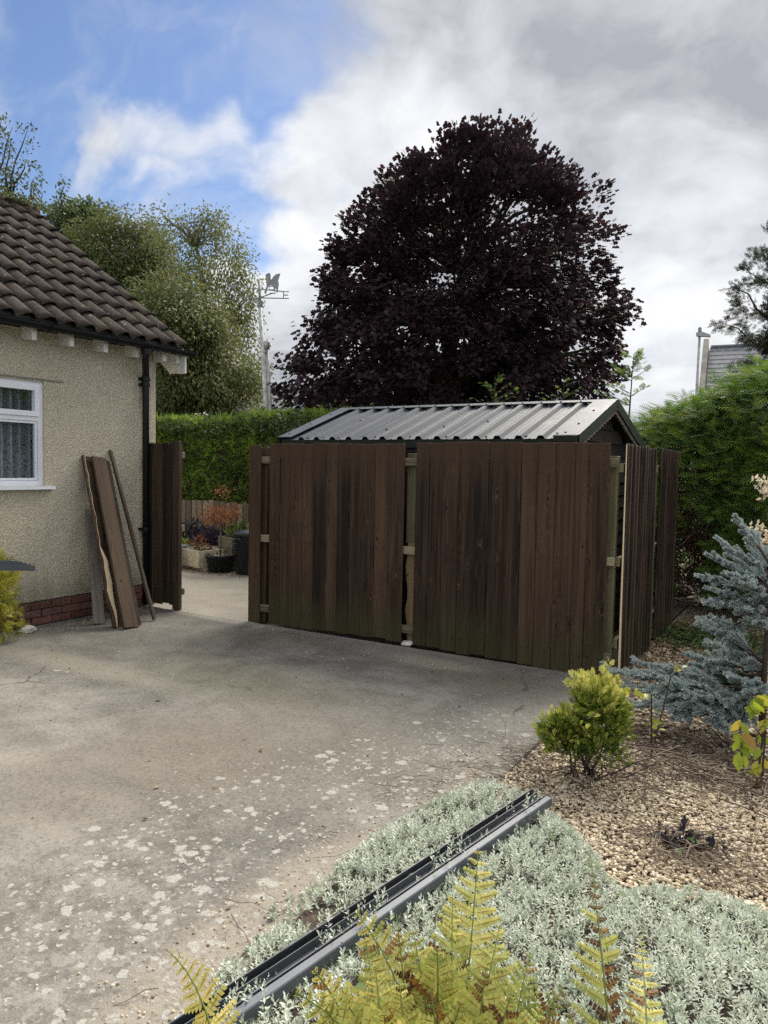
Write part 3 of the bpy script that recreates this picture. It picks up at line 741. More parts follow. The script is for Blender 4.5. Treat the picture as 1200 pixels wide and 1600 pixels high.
def rail(par, a, b_, z, m=None, h=.07, th=.04, name='rail'):
    a, b_ = Vector(a), Vector(b_); L = (b_ - a).length; ang = math.atan2(b_.y - a.y, b_.x - a.x)
    me = MB().cbox(-h / 2, h / 2, -th / 2, th / 2, 0, L, .004).mesh('rail', m=m or M['rail'])
    o = link_obj(name, me, None, par)
    # local z runs along the rail, local x is upwards
    dirv = (b_ - a).normalized(); upv = Vector((0, 0, 1)); side = dirv.cross(upv)
    o.rotation_euler = Matrix((( upv.x, side.x, dirv.x), (upv.y, side.y, dirv.y), (upv.z, side.z, dirv.z))).to_euler()
    o.location = Vector((a.x, a.y, z)) - Vector(par.location)
    return o
FG = 'fence panels screening the shed'
FY = 5.81
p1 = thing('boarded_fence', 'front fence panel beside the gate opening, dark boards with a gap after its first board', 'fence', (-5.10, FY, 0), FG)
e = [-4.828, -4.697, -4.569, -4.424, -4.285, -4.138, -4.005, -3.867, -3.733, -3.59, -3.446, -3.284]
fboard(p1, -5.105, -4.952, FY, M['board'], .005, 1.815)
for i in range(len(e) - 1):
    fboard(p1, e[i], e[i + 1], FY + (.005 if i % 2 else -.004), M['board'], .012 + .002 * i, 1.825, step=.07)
for z in (1.66, .865, .145): rail(p1, (-5.10, FY + .034, 0), (-3.06, FY + .034, 0), z)
def nails(par, xs, y, zs):
    mb = MB()
    for a, b_ in zip(xs[:-1], xs[1:]):
        for z in zs:
            for q in (.25, .75):
                x_, z_ = a + (b_ - a) * q + rng.normal() * .006, z + rng.normal() * .008
                mb.add([(x_ + .0045 * math.cos(k * math.pi / 3), y - .019, z_ + .0045 * math.sin(k * math.pi / 3)) for k in range(6)] + [(x_ + .0045 * math.cos(k * math.pi / 3), y - .012, z_ + .0045 * math.sin(k * math.pi / 3)) for k in range(6)], [(0, 1, 2, 3, 4, 5)] + [(k, k + 6, (k + 1) % 6 + 6, (k + 1) % 6) for k in range(6)])
    o = mb.build('nail_heads', M['rust'], par); o.location = -Vector(par.location); kind(o, 'stuff')
nails(p1, e, FY, (1.66, .865, .145))
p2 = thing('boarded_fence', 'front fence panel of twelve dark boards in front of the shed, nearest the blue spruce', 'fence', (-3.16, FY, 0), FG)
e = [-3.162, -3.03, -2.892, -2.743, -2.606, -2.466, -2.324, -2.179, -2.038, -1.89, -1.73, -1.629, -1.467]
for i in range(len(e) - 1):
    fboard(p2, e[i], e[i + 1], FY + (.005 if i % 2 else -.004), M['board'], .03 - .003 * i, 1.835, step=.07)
nails(p2, e, FY, (1.675, .91, .152))
for z in (1.675, .91, .152): rail(p2, (-3.05, FY + .034, 0), (-1.418, FY + .034, 0), z)
p3 = thing('boarded_fence', 'near side fence panel running back from the corner, with one raw pale board edge', 'fence', (-1.38, 5.92, 0), FG)
e = [5.917, 6.044, 6.176, 6.313, 6.431, 6.553, 6.654, 6.757, 6.891, 7.001, 7.115]
for i in range(len(e) - 1): fboard(p3, e[i], e[i + 1], -1.38, M['shaded_board'], .02, 1.825, 'y', .024, step=.15)
MBr = MB().add([(-1.372, 5.910, .03), (-1.358, 5.915, .03), (-1.362, 5.912, .6), (-1.372, 5.908, .62), (-1.365, 5.911, 1.2), (-1.372, 5.9085, 1.2), (-1.368, 5.909, 1.82), (-1.374, 5.907, 1.82)], [(0, 1, 2, 3), (3, 2, 4, 5), (5, 4, 6, 7)])
MBr.prism([(-1.373, 5.900, .03), (-1.361, 5.902, .03), (-1.368, 5.902, 1.82), (-1.374, 5.900, 1.82)], (0, .006, 0))
o = MBr.build('raw_edge', M['raw'], p3); o.location = -Vector(p3.location); o['label'] = 'raw pale split edge of the first board'
for z in (1.64, .9, .25): rail(p3, (-1.415, 5.93, 0), (-1.415, 7.24, 0), z)
p4 = thing('boarded_fence', 'far side fence panel of dark boards, under the dark hedge hollow', 'fence', (-1.38, 7.27, 0), FG)
e = [7.268, 7.42, 7.546, 7.676, 7.81, 7.949, 8.092, 8.277]
for i in range(len(e) - 1): fboard(p4, e[i], e[i + 1], -1.38, M['shaded_board'], .02, 1.83, 'y', .024, step=.15)
for z in (1.64, .9, .25): rail(p4, (-1.415, 7.13, 0), (-1.415, 8.28, 0), z)
p5 = thing('boarded_fence', 'narrow dark fence panel between the house downpipe and the gate opening', 'fence', (-6.59, FY, 0), FG)
e = [-6.60, -6.50, -6.355, -6.255, -6.15]
for i in range(len(e) - 1): fboard(p5, e[i], e[i + 1], FY - .01 + .004 * (i % 2), M['shaded_board'], .045, 1.835, step=-.04, th=.022)
fboard(p5, -6.16, -6.055, FY - .03, M['shaded_board'], .0, 1.85, th=.05)
for z in (1.70, .9, .2): rail(p5, (-6.60, FY + .03, 0), (-6.07, FY + .03, 0), z)
def post(x, y, h, m, label, wd=.085, rot=0):
    me = MB().cbox(-wd / 2, wd / 2, -wd / 2, wd / 2, 0, h, .006).mesh('fence_post', m=m)
    return tag(link_obj('fence_post', me, None, None, (x, y, -.01), (rng.normal() * .004, rng.normal() * .004, rot)), label, 'post', 'posts behind the fence panels')
post(-4.97, FY + .098, 1.80, M['shaded_board'], 'dark fence post in the gap after the first board by the gate opening')
post(-1.462, FY + .105, 1.74, M['post'], 'green grey fence post in the corner gap beside the raw board edge', .07)
mp = thing('fence_post', 'half rotted fence post in the gap between the two front panels', 'post', (-3.245, FY + .105, 0), 'posts behind the fence panels')
link_obj('upper_stub', MB().cbox(-.045, .045, -.045, .045, .93, 1.74, .005).mesh('upper_stub', m=M['post']), None, mp)['label'] = 'green upper half of the post'
# splintered lower half, pale where it has split
vs = []; zz = np.linspace(0, .93, 10)
for k, z in enumerate(zz):
    a = -.030 + .012 * math.sin(k * 1.7) + .006 * rng.normal()
    vs += [(a, -.04, z), (.045, -.045, z), (.045, .04, z), (a - .01, .04, z)]
fs = [(4 * k + j, 4 * k + (j + 1) % 4, 4 * k + 4 + (j + 1) % 4, 4 * k + 4 + j) for k in range(9) for j in range(4)] + [(3, 2, 1, 0), (36, 37, 38, 39)]
MB().add(vs, fs).build('lower_stub', M['split_post'], mp)['label'] = 'pale split lower half of the post'
post(-1.43, 7.20, 1.72, M['post'], 'weathered fence post between the two side panels', .08)
def rock(name, r_, m, label, cat, loc, sq=(1, 1, .7), seed=0, group=None):
    rg = np.random.default_rng(seed); mb = MB()
    n, k = 9, 6; vs = []
    for i in range(1, k):
        for j in range(n):
            th, ph = math.pi * i / k, 2 * math.pi * j / n; q = 1 + rg.normal() * .12
            vs.append((r_ * q * math.sin(th) * math.cos(ph) * sq[0], r_ * q * math.sin(th) * math.sin(ph) * sq[1], r_ * (.6 + q * math.cos(th)) * sq[2] * .8))
    fs = [((i) * n + j, i * n + (j + 1) % n, (i + 1) * n + (j + 1) % n, (i + 1) * n + j) for i in range(k - 2) for j in range(n)]
    fs = [tuple(reversed(f)) for f in fs] + [tuple(range(n)), tuple(reversed(range((k - 2) * n, (k - 1) * n)))]
    o = mb.add(vs, fs).build(name, m); o.location = loc
    return tag(o, label, cat, group)
rock('stone', .06, M['chalk'], 'pale lump of stone at the foot of the post between the front panels', 'stone', (-3.235, FY + .02, 0), (1.0, .7, .6), 3)
rock('stone', .085, M['chalk'], 'pale stone by the terracotta pot at the house plinth', 'stone', (-6.40, 4.20, 0), (.8, 1.1, .6), 5)

# ------------------------------------------------------------------ shed
A = R(-1.35); SC = Vector((-1.776, 6.0, 1.905)); SL, SW, SH, EH = 3.167, 1.105, .383, 1.905
shed = thing('shed', 'dark timber garden shed with grey ribbed metal roof behind the fence', 'shed', (SC.x, SC.y, 0), rot=(0, 0, A))
# local axes: x from the right gable to the left (negative), y away, z up
sl = Vector((0, SW, SH)); slope_len = sl.length; su = sl.normalized(); sn = Vector((0, -su.z, su.y))
def sp_(x, s_, h=0, backside=False):
    p = su * s_ + sn * h
    if backside: p = Vector((0, 2 * SW - p.y, p.z))
    return Vector((x, p.y, EH + p.z))
ribs_x = [-4.652 + .196 * i + 1.776 for i in range(14)]
def ribbed(x0_, x1, ribs, back=False):
    prof = [(x0_, 0)]
    for r_ in ribs: prof += [(r_ - .040, 0), (r_ - .019, .030), (r_ + .019, .030), (r_ + .040, 0), (r_ + .085, 0), (r_ + .092, .004), (r_ + .104, .004), (r_ + .111, 0)]
    prof = [q for q in prof if q[0] <= x1 - .0005] + [(x1, 0)]
    prof.sort(key=lambda q: q[0])
    vs = []; n = len(prof)
    for s_ in (0.0, slope_len - .05):
        vs += [sp_(x, s_, h - .035, back) for x, h in prof]
    vs += [sp_(x, 0, h - .038, back) for x, h in prof] + [sp_(x, slope_len - .05, h - .038, back) for x, h in prof]
    fs = []
    for i in range(n - 1):
        fs += [(i, i + 1, n + i + 1, n + i), (2 * n + i + 1, 2 * n + i, 3 * n + i, 3 * n + i + 1), (i + 1, i, 2 * n + i, 2 * n + i + 1)]
    return MB().add(vs, fs if not back else [tuple(reversed(f)) for f in fs])
cuts = [-3.12, -2.195, -1.215, -.03]
for k in range(3):
    a, b_ = cuts[k], cuts[k + 1]
    ribbed(a, b_, [x for x in ribs_x if a <= x - .041 and x + .041 <= b_]).build('roof_sheet', M['sheet'], shed)
    ribbed(a, b_, [x for x in ribs_x if a <= x - .041 and x + .041 <= b_], True).build('roof_sheet', M['sheet'], shed)
def slab(x0_, x1, s0, s1, h0, h1, backside=False):
    q = [sp_(x0_, s0, h0, backside), sp_(x1, s0, h0, backside), sp_(x1, s1, h0, backside), sp_(x0_, s1, h0, backside)]
    up = (sn if not backside else Vector((0, -sn.y, sn.z))) * (h1 - h0)
    return MB().prism(q, up)
for bk in (False, True):
    slab(-SL, 0, slope_len - .085, slope_len + .004, -.003, .001, bk).build('ridge_flashing', M['flash'], shed)
    for x0_, x1 in ((-.205, .002), (-SL - .002, -SL + .17)):
        slab(x0_, x1, -.01, slope_len - .088, -.003, .0015, bk).build('verge_flashing', M['flash'], shed)
    for x0_, x1 in ((.003, .006), (-SL - .006, -SL - .003)):
        slab(x0_, x1, -.012, slope_len + .003, -.095, .002, bk).build('verge_fascia', M['fascia'], shed)
    # scalloped edging board under the fascia
    vs, fs = [], []; n = 72
    for i in range(n + 1):
        s_ = (slope_len - .02) * i / n
        dip = .098 + .018 * abs(math.sin(math.pi * i / n * 14))
        vs += [sp_(-.030, s_, -.060, bk), sp_(-.030, s_, -dip - .018, bk), sp_(-.012, s_, -.060, bk), sp_(-.012, s_, -dip - .018, bk)]
    for i in range(n):
        a = 4 * i; fs += [(a, a + 4, a + 5, a + 1), (a + 2, a + 3, a + 7, a + 6), (a + 1, a + 5, a + 7, a + 3)]
    MB().add(vs, fs).build('scalloped_edging', M['scallop'], shed)
    slab(-SL + .01, -.21, .012, .022, -.12, -.040, bk).build('eave_fascia', M['fascia'], shed)
slab(-.212, -.004, -.018, -.012, -.05, .0, False).build('eave_fascia', M['fascia'], shed)
screw = MB().lathe([(.010, 0), (.010, .006), (.006, .010)], (0, 0, 0), 8).mesh('screw', m=M['rust'])
srot = Matrix(((1, 0, 0), (0, su.y, sn.y), (0, su.z, sn.z))).to_euler()
scr = [(-2.83, .06), (-2.65, .07), (-2.45, .06), (-2.02, .07), (-1.62, .06), (-1.25, .07), (-.85, .06), (-.48, .07), (-2.3, .36), (-2.05, .34), (-1.7, .62), (-1.45, .42), (-1.1, .60), (-1.06, .58), (-.9, .62), (-.55, .66), (-2.6, .7), (-1.9, .8)]
for x, s_ in scr: link_obj('screw', screw, None, shed, sp_(x, s_, -.032), srot)
for s_ in (.06, .32, .75): link_obj('screw', screw, None, shed, sp_(-.10 - .03 * (s_ < .1), s_, .0015), srot)
link_obj('screw', screw, None, shed, sp_(-.19, .03, .0015), srot)
for s_ in (.10, .48, .86): link_obj('screw', screw, None, shed, sp_(-SL + .07, s_, .0015), srot)
for x in ribs_x: link_obj('screw', screw, None, shed, sp_(x, slope_len - .06, .001), srot)
# walls: lapped horizontal boards
lap = .125
for k in range(15):
    z = k * lap
    y1 = .09
    MB().box(-SL + .10, -.10, y1 - .012, y1 + .006, z, z + lap + .008).build('wall_board', M['shedwood'], shed, rot=None)
for k in range(19):
    z = k * lap
    lim = 0 if z + .1 < EH - .09 else (z + .1 - EH + .09) / (SH / SW)
    if lim > SW - .16: break
    MB().add([(-.10, .09 + lim, z), (-.084, .09 + lim, z), (-.10, 2 * SW - .09 - lim, z), (-.084, 2 * SW - .09 - lim, z), (-.10, .09 + lim, z + lap + .006), (-.098, .09 + lim, z + lap + .006), (-.10, 2 * SW - .09 - lim, z + lap + .006), (-.098, 2 * SW - .09 - lim, z + lap + .006)],
             [(1, 3, 7, 5), (0, 1, 5, 4), (3, 2, 6, 7), (1, 0, 2, 3), (0, 4, 6, 2)]).build('gable_board', M['shedwood'], shed)
MB().box(-SL + .11, -.11, .10, 2 * SW - .10, .0, EH - .13).prism([(-.115, .1, EH - .13), (-.115, 2 * SW - .1, EH - .13), (-.115, SW, EH + SH - .13)], (-SL + .23, 0, 0)).build('inner_frame', M['shedwood'], shed)

# ------------------------------------------------------------------ planks leaning on the house
def lean(name, label, foot, top, width, th, m, along=Vector((0, 1, 0)), group='boards leaning on the house wall', cat='plank'):
    """a plank whose foot and top centre lines are given; its width runs roughly along the wall"""
    foot, top = Vector(foot), Vector(top); d = (top - foot); L = d.length; d.normalize()
    s_ = (along - d * along.dot(d)).normalized(); nrm = s_.cross(d)
    o = bpy.data.objects.new(name, None) if False else None
    me = MB().cbox(-width / 2, width / 2, -th / 2, th / 2, 0, L, .004).mesh(name, m=m)
    o = link_obj(name, me, None, None, foot)
    o.rotation_euler = Matrix(((s_.x, -nrm.x, d.x), (s_.y, -nrm.y, d.y), (s_.z, -nrm.z, d.z))).to_euler()
    return tag(o, label, cat, group) if label else o
lean('leaning_plank', 'short weathered grey plank leaning on the house, half hidden by the brown ones', (-6.15, 4.80, .01), (-6.60, 5.05, 1.11), .125, .022, M['greyplank'])
root = thing('leaning_plank', 'broken brown plank with a long pale split edge, behind the wide brown plank', 'plank', (-5.93, 4.86, .01), 'boards leaning on the house wall')
base = Vector((-5.88, 4.80, .012)); topv = Vector((-6.585, 5.0, 1.675)); dv = topv - base
n = 24; vs = []; vr = []
ds = dv.normalized(); sv = (Vector((0, 1, 0)) - ds * ds.y).normalized(); nv = sv.cross(ds)
if nv.x < 0: nv = -nv
for k in range(n + 1):
    q = k / n; c = base + dv * q
    jag = .018 * math.sin(q * 23) * (1 - q) + .012 * math.sin(q * 51 + 1)
    wr = max(.004, .055 * math.sin(math.pi * min(1, max(0, (q - .02) / .46))) + .006 * (1 - q) + .004 * math.sin(q * 37))
    left = -.062 + (.020 if q < .1 else 0)
    a = left + .010 * q
    mid = a + .030 + jag * .5 - .01 * q
    vs += [c + sv * a, c + sv * mid, c + sv * mid - nv * .02, c + sv * a - nv * .02]
    vr += [c + sv * mid + nv * .001, c + sv * (mid + wr) + nv * .001, c + sv * (mid + wr) - nv * .02, c + sv * mid - nv * .02]
fs = [(4 * k + j, 4 * k + (j + 1) % 4, 4 * k + 4 + (j + 1) % 4, 4 * k + 4 + j) for k in range(n) for j in range(4)] + [(3, 2, 1, 0), tuple(4 * n + j for j in range(4))]
loc = root.location.copy()
o = MB().add(vs, fs).build('stained_face', M['plank'], root); o.location = -loc
o = MB().add(vr, fs).build('split_face', M['raw'], root); o.location = -loc; o['label'] = 'pale raw timber of the split'
# dark inner half of the broken board
o = MB().prism([base + sv * -.03 - nv * .022, base + sv * .13 - nv * .022, topv + sv * .10 - nv * .022, topv + sv * -.04 - nv * .022], -nv * .018).build('inner_half', M['shaded_board'], root); o.location = -loc
lean('leaning_plank', 'wide brown plank with knots, front of the boards leaning on the house', (-5.76, 4.86, .012), (-6.56, 5.12, 1.655), .165, .028, M['plank'])
lean('leaning_batten', 'thin second batten edge along the wide brown plank', (-5.80, 4.985, .012), (-6.56, 5.225, 1.62), .06, .022, M['plank'])
lean('leaning_pole', 'thin brown pole leaning alone on the house next to the downpipe', (-5.86, 5.24, .015), (-6.60, 5.30, 1.735), .034, .034, M['pole'], cat='pole')

# ------------------------------------------------------------------ potted shrub and trims at the left edge
pot = thing('potted_shrub', 'golden feathery shrub in a terracotta pot against the house plinth', 'shrub', (-6.33, 3.70, 0))
MB().lathe([(.10, 0), (.145, .20), (.165, .20), (.168, .25), (.15, .25)], sides=20).build('pot', M['terracotta'], pot, True)
def bush_part(name, par, n, cen, rad, tpl, sz, m, updir=.4, tone_bias=0.0, squash=(1, 1, 1), outward=1.0, shell=.55):
    dd = rnd_dirs(n); rr_ = rng.uniform(shell, 1, n) ** .6
    P = np.array(cen) + dd * rr_[:, None] * np.array(rad)
    D = unit(dd * outward + rng.normal(size=(n, 3)) * .45 + np.array((0, 0, updir)))
    me = scatter_mesh(name, tpl[0], tpl[1], P, D, rnd_dirs(n), rng.uniform(sz * .7, sz * 1.25, n), m, np.clip(rng.beta(2, 2, n) + tone_bias, 0, 1))
    return link_obj(name, me, None, par)
bush_part('foliage', pot, 1500, (0, 0, .50), (.24, .30, .36), T_SPRAY_S, .10, M['gold'], .1, .05, shell=.1)
bush_part('foliage', pot, 260, (.10, .12, .20), (.14, .22, .18), T_SPRAY_S, .08, M['gold'], -.3, .0, shell=.1)
MB().tube([(0, 0, .2), (0, .02, .5)], [.02, .01]).build('stem', M['bark'], pot)
tr = thing('trestle', 'low timber trestle carrying the grey metal trims beside the house', 'trestle', vf(-3.05, 4.45))
for x in (-.35, .35):
    for sy in (-1, 1): MB().tube([(x, .20 * sy, 0), (x, .03 * sy, .87)], .025, 4).build('leg', M['pole'], tr)
MB().box(-.45, .45, -.03, .03, .872, .918).build('beam', M['pole'], tr)
for i in range(5):
    # stacked lengths of flashing, ends stepped
    e0 = vf(-2.165 + -.052 * i, 4.60 + .052 * i, .0); dirn = (vf(-1, -.12)).normalized()
    sd = Vector((-dirn.y, dirn.x, 0))
    L = 1.75 + .1 * (i % 3); q = e0; zb = .925
    pr = [(0, .0), (0, .034), (.004, .034), (.004, .004), (.046, .004), (.046, .0)]
    mb = MB().prism([Vector((q.x, q.y, zb)) - sd * a + Vector((0, 0, b_)) for a, b_ in pr], dirn * L)
    o = mb.build('metal_trim', M['trim'])
    pos = ['front one', 'second one', 'middle one', 'fourth one', 'hindmost one'][i]
    tag(o, f'grey metal trim on the trestle at the left edge, {pos} of five', 'metal trim', 'grey trims on the trestle')

# ------------------------------------------------------------------ metal trims on the groundcover
def channel(name, label, a, b_, prof, m, zb):
    a, b_ = Vector(a), Vector(b_); dirn = (b_ - a); L = dirn.length; dirn.normalize(); sd = Vector((-dirn.y, dirn.x, 0))  # sd: to the left looking along dirn
    mb = MB()
    mb.prism([a + sd * x + Vector((0, 0, zb + z)) for x, z in prof], dirn * L)
    return tag(mb.build(name, m), label, 'metal trim', 'metal trims lying on the silver plants')
Uw = lambda w_, hl, hr: [(0, 0), (0, hl), (.003, hl), (.003, .003), (w_ - .003, .003), (w_ - .003, hr), (w_, hr), (w_, 0)]
d1 = Vector((-.314, -1.973, 0)).normalized()
s1 = Vector((-d1.y, d1.x, 0))
def along(p, L): return (Vector(p), Vector(p) + d1 * L)
def trim_thing(label, p, L, shells):
    a = Vector(p); root = thing('metal_trim', label, 'metal trim', tuple(a), 'metal trims lying on the silver plants')
    for nm, pr, m in shells:
        MB().prism([s1 * x + Vector((0, 0, .066 + z)) for x, z in pr], d1 * L).build(nm, m, root)
    return root
T_ = .0016
ch = [('', (-1.148, 3.333, 0), 2.62, [(0, 0), (.028, 0)], None, 0), ('', (-1.083, 3.31, 0), 2.6, [(0, 0), (.062, 0)], None, 0)]
trim_thing('channel shaped metal trim with its inside coloured as shade on the silver plants, on the side next to the concrete', (-1.148, 3.333, 0), 2.62, [
    ('outer_lip', [(-.003, 0), (-.003, .036), (0, .036), (0, 0)], M['trimlight']),
    ('inner_shade', [(.0003, .034), (.0003, .004), (.0215, .004), (.0215, .024), (.0205, .024), (.0205, .005), (.0013, .005), (.0013, .034)], M['trimshade']),  # inside faces coloured dark for the shade in the channel
    ('flange', [(.022, .027), (.022, -.004), (.045, -.004), (.045, -.002), (.025, -.002), (.025, .027)], M['trim'])])
trim_thing('flat topped grey metal trim with a slot coloured as shade on the silver plants, on the side next to the gravel', (-1.083, 3.31, 0), 2.58, [
    ('outer_lip', [(-.003, 0), (-.003, .026), (0, .026), (0, 0)], M['trimlight']),
    ('inner_shade', [(.0003, .024), (.0003, .003), (.0095, .003), (.0095, .020), (.0085, .020), (.0085, .004), (.0013, .004), (.0013, .024)], M['trimshade']),
    ('flat_top', [(.010, .003), (.010, .026), (.036, .026), (.039, .022), (.039, -.010), (.0374, -.010), (.0374, .0215), (.0353, .0244), (.0116, .0244), (.0116, .003)], M['trimlight'])])

# ------------------------------------------------------------------ weather vane
vane = thing('weather_vane', 'tall pale mast with a winged beast weather vane above the hedge', 'weather vane', (-9.43, 11.30, 0))
vo = Vector(vane.location)
MB().tube([(-9.43, 11.30, 0), (-9.495, 11.304, 2.5), (-9.72, 11.33, 4.72)], [.055, .05, .036], 10).build('mast', M['mast'], vane, True, loc=-vo)
MB().tube([(-9.715, 11.33, 4.70), (-9.755, 11.341, 5.22)], [.026, .022], 8).build('spindle', M['vane'], vane, True, loc=-vo)
MB().lathe([(.05, -.06), (.055, 0), (.05, .06)], (-9.718, 11.332, 4.74), 10).build('collar', M['vane'], vane, loc=-vo)
MB().tube([(-9.40, 11.38, 0), (-9.46, 11.375, 2.4), (-9.565, 11.367, 3.90)], .042, 10).lathe([(.06, 0), (.06, .14), (.05, .16)], (-9.57, 11.367, 3.86), 10).build('stay_pipe', M['galv'], vane, True, loc=-vo)
for z, x in ((3.80, -9.60), (3.2, -9.545)): MB().box(x - .06, x + .07, 11.30, 11.40, z - .015, z + .015).build('clamp', M['vane'], vane, loc=-vo)
hub = Vector((-9.735, 11.335, 4.86))
def letter(strokes, c, ax, s_):
    mb = MB()
    for st in strokes: mb.tube([c + ax * (x * s_) + Vector((0, 0, y * s_)) for x, y in st], .011, 4)
    return mb
arms = {'W': (-r0, [[(-.5, 1), (-.25, 0), (0, .7), (.25, 0), (.5, 1)]]), 'S': ((r0 * .6 - v0 * .8), [[(.4, 1), (-.4, 1), (-.4, .5), (.4, .5), (.4, 0), (-.4, 0)]]),
        'E': (r0, [[(.4, 1), (-.4, 1), (-.4, 0), (.4, 0)], [(-.4, .5), (.3, .5)]]), 'N': ((-r0 * .6 + v0 * .8), [[(-.4, 0), (-.4, 1), (.4, 0), (.4, 1)]])}
for k, (dv_, st) in arms.items():
    tip = hub + dv_ * .52
    MB().tube([hub, tip], .011, 5).build('compass_arm', M['vane'], vane, loc=-vo)
    letter(st, tip - Vector((0, 0, .0)), r0, .13).build('compass_letter', M['vane'], vane, loc=-vo)
ptr = (r0 * .985 - v0 * .17).normalized(); hub2 = hub + Vector((0, 0, .17))
MB().tube([hub2 - ptr * .50 + Vector((0, 0, .06)), hub2 + ptr * .50 - Vector((0, 0, .06))], .011, 5).build('pointer', M['vane'], vane, loc=-vo)
tip = hub2 - ptr * .50 + Vector((0, 0, .06)); MB().prism([tip - ptr * .16, tip + Vector((0, 0, .05)), tip - Vector((0, 0, .05))], v0 * .012).build('arrow_head', M['vane'], vane, loc=-vo)
beast = [(.12, 0), (.20, 0), (.27, .17), (.36, .24), (.46, .22), (.49, .10), (.47, .03), (.53, .02), (.56, .12), (.60, .08), (.60, -.04), (.66, -.04), (.67, .10), (.70, .26), (.69, .36), (.66, .40), (.70, .50), (.76, .68), (.60, .66), (.48, .58), (.40, .45), (.36, .50), (.37, .60), (.34, .70), (.27, .71), (.17, .66), (.15, .58), (.20, .56), (.16, .53), (.24, .50), (.22, .42), (.18, .38), (.16, .34), (.22, .30), (.20, .20)]
bp = hub2 + ptr * .10 - Vector((0, 0, .05)); MB().prism([bp + ptr * ((x - .12) * .50) + Vector((0, 0, y * .50)) for x, y in beast], v0 * .012).build('winged_beast', M['vane'], vane, loc=-vo)

# ------------------------------------------------------------------ far buildings and lamp
def far_house(name, label, c, yaw, L, W_, eave, ridge, wallm, roofm, parapet=False, win=()):
    h = thing(name, label, 'house', c, rot=(0, 0, yaw))
    hw = W_ / 2
    MB().prism([(-L / 2, -hw, -.1), (-L / 2, hw, -.1), (-L / 2, hw, eave), (-L / 2, 0, ridge - .12), (-L / 2, -hw, eave)], (L, 0, 0)).build('wall', wallm, h)
    for sg in (-1, 1):
        # courses of slates, each a strip a little proud of the one below
        n = 14; mb = MB()
        for k in range(n):
            a, b_ = k / n, (k + 1) / n + .012
            y0_, y1 = sg * (hw + .2) * (1 - a), sg * (hw + .2) * (1 - min(b_, 1)); za, zb = eave - .12 + (ridge - eave + .12) * a, eave - .12 + (ridge - eave + .12) * min(b_, 1)
            q = [(-L / 2 + .25, y0_, za + .05), (L / 2, y0_, za + .05), (L / 2, y1, zb + .02), (-L / 2 + .25, y1, zb + .02)]
            mb.prism(q, (0, 0, -.03))
        mb.build('roof_slope', roofm, h)
        if parapet:
            MB().prism([(-L / 2 - .05, sg * (hw + .25), eave - .1), (-L / 2 + .20, sg * (hw + .25), eave - .1), (-L / 2 + .20, 0, ridge + .25), (-L / 2 - .05, 0, ridge + .25)], (0, 0, .22)).build('gable_coping', M['stonewall'], h)
    MB().tube([(-L / 2 + .3, 0, ridge + .04), (L / 2, 0, ridge + .04)], .10, 6).build('ridge', roofm, h)
    for x, z, ww, hh in win:
        y = -hw * (1 - (z - eave) / (ridge - eave)) if z > eave else -hw - .02
        f = MB().box(x - ww / 2, x + ww / 2, y - .45, y + .3, z - hh / 2, z + hh / 2).build('window', M['white'], h)
        MB().box(x - ww / 2 + .1, x + ww / 2 - .1, y - .462, y - .452, z - hh / 2 + .1, z + hh / 2 - .1).build('pane', M['glass'], f)
    return h
c = vf(20.1, 36.1); far_house('stone_house', 'distant stone gabled house with slate roof behind the right hedge', c, YAW + R(-25), 9.0, 7.4, 4.6, 7.9, M['stonewall'], M['slate'], True)
c = vf(-5.2, 44.0); far_house('grey_house', 'distant grey roofed house with small roof window between birch and copper tree', c, YAW + R(8), 8.0, 7.0, 3.2, 6.05, M['stonewall'], M['slate'], False, [(.35, 4.7, .9, .7)])
lamp = thing('street_lamp', 'grey street lamp standing above the hedge near the stone house', 'street lamp', vf(11.16, 27.0))
MB().tube([(0, 0, 0), (0, 0, 1.2), (.03, 0, 6.50)], [.075, .065, .045], 10).build('pole', M['galv'], lamp, True)
hd = Vector((r0.x, r0.y, 0))
MB().prism([hd * -.08 + Vector((0, -.1, 6.50)), hd * .42 + Vector((0, -.1, 6.48)), hd * .42 + Vector((0, -.1, 6.56)), hd * .12 + Vector((0, -.1, 6.66)), hd * -.08 + Vector((0, -.1, 6.62))], (0, .2, 0)).build('lamp_head', M['galv'], lamp)
MB().lathe([(.06, 0), (.06, .14), (.03, .17)], (.03, 0, 6.66), 8).build('light_sensor', M['vane'], lamp)

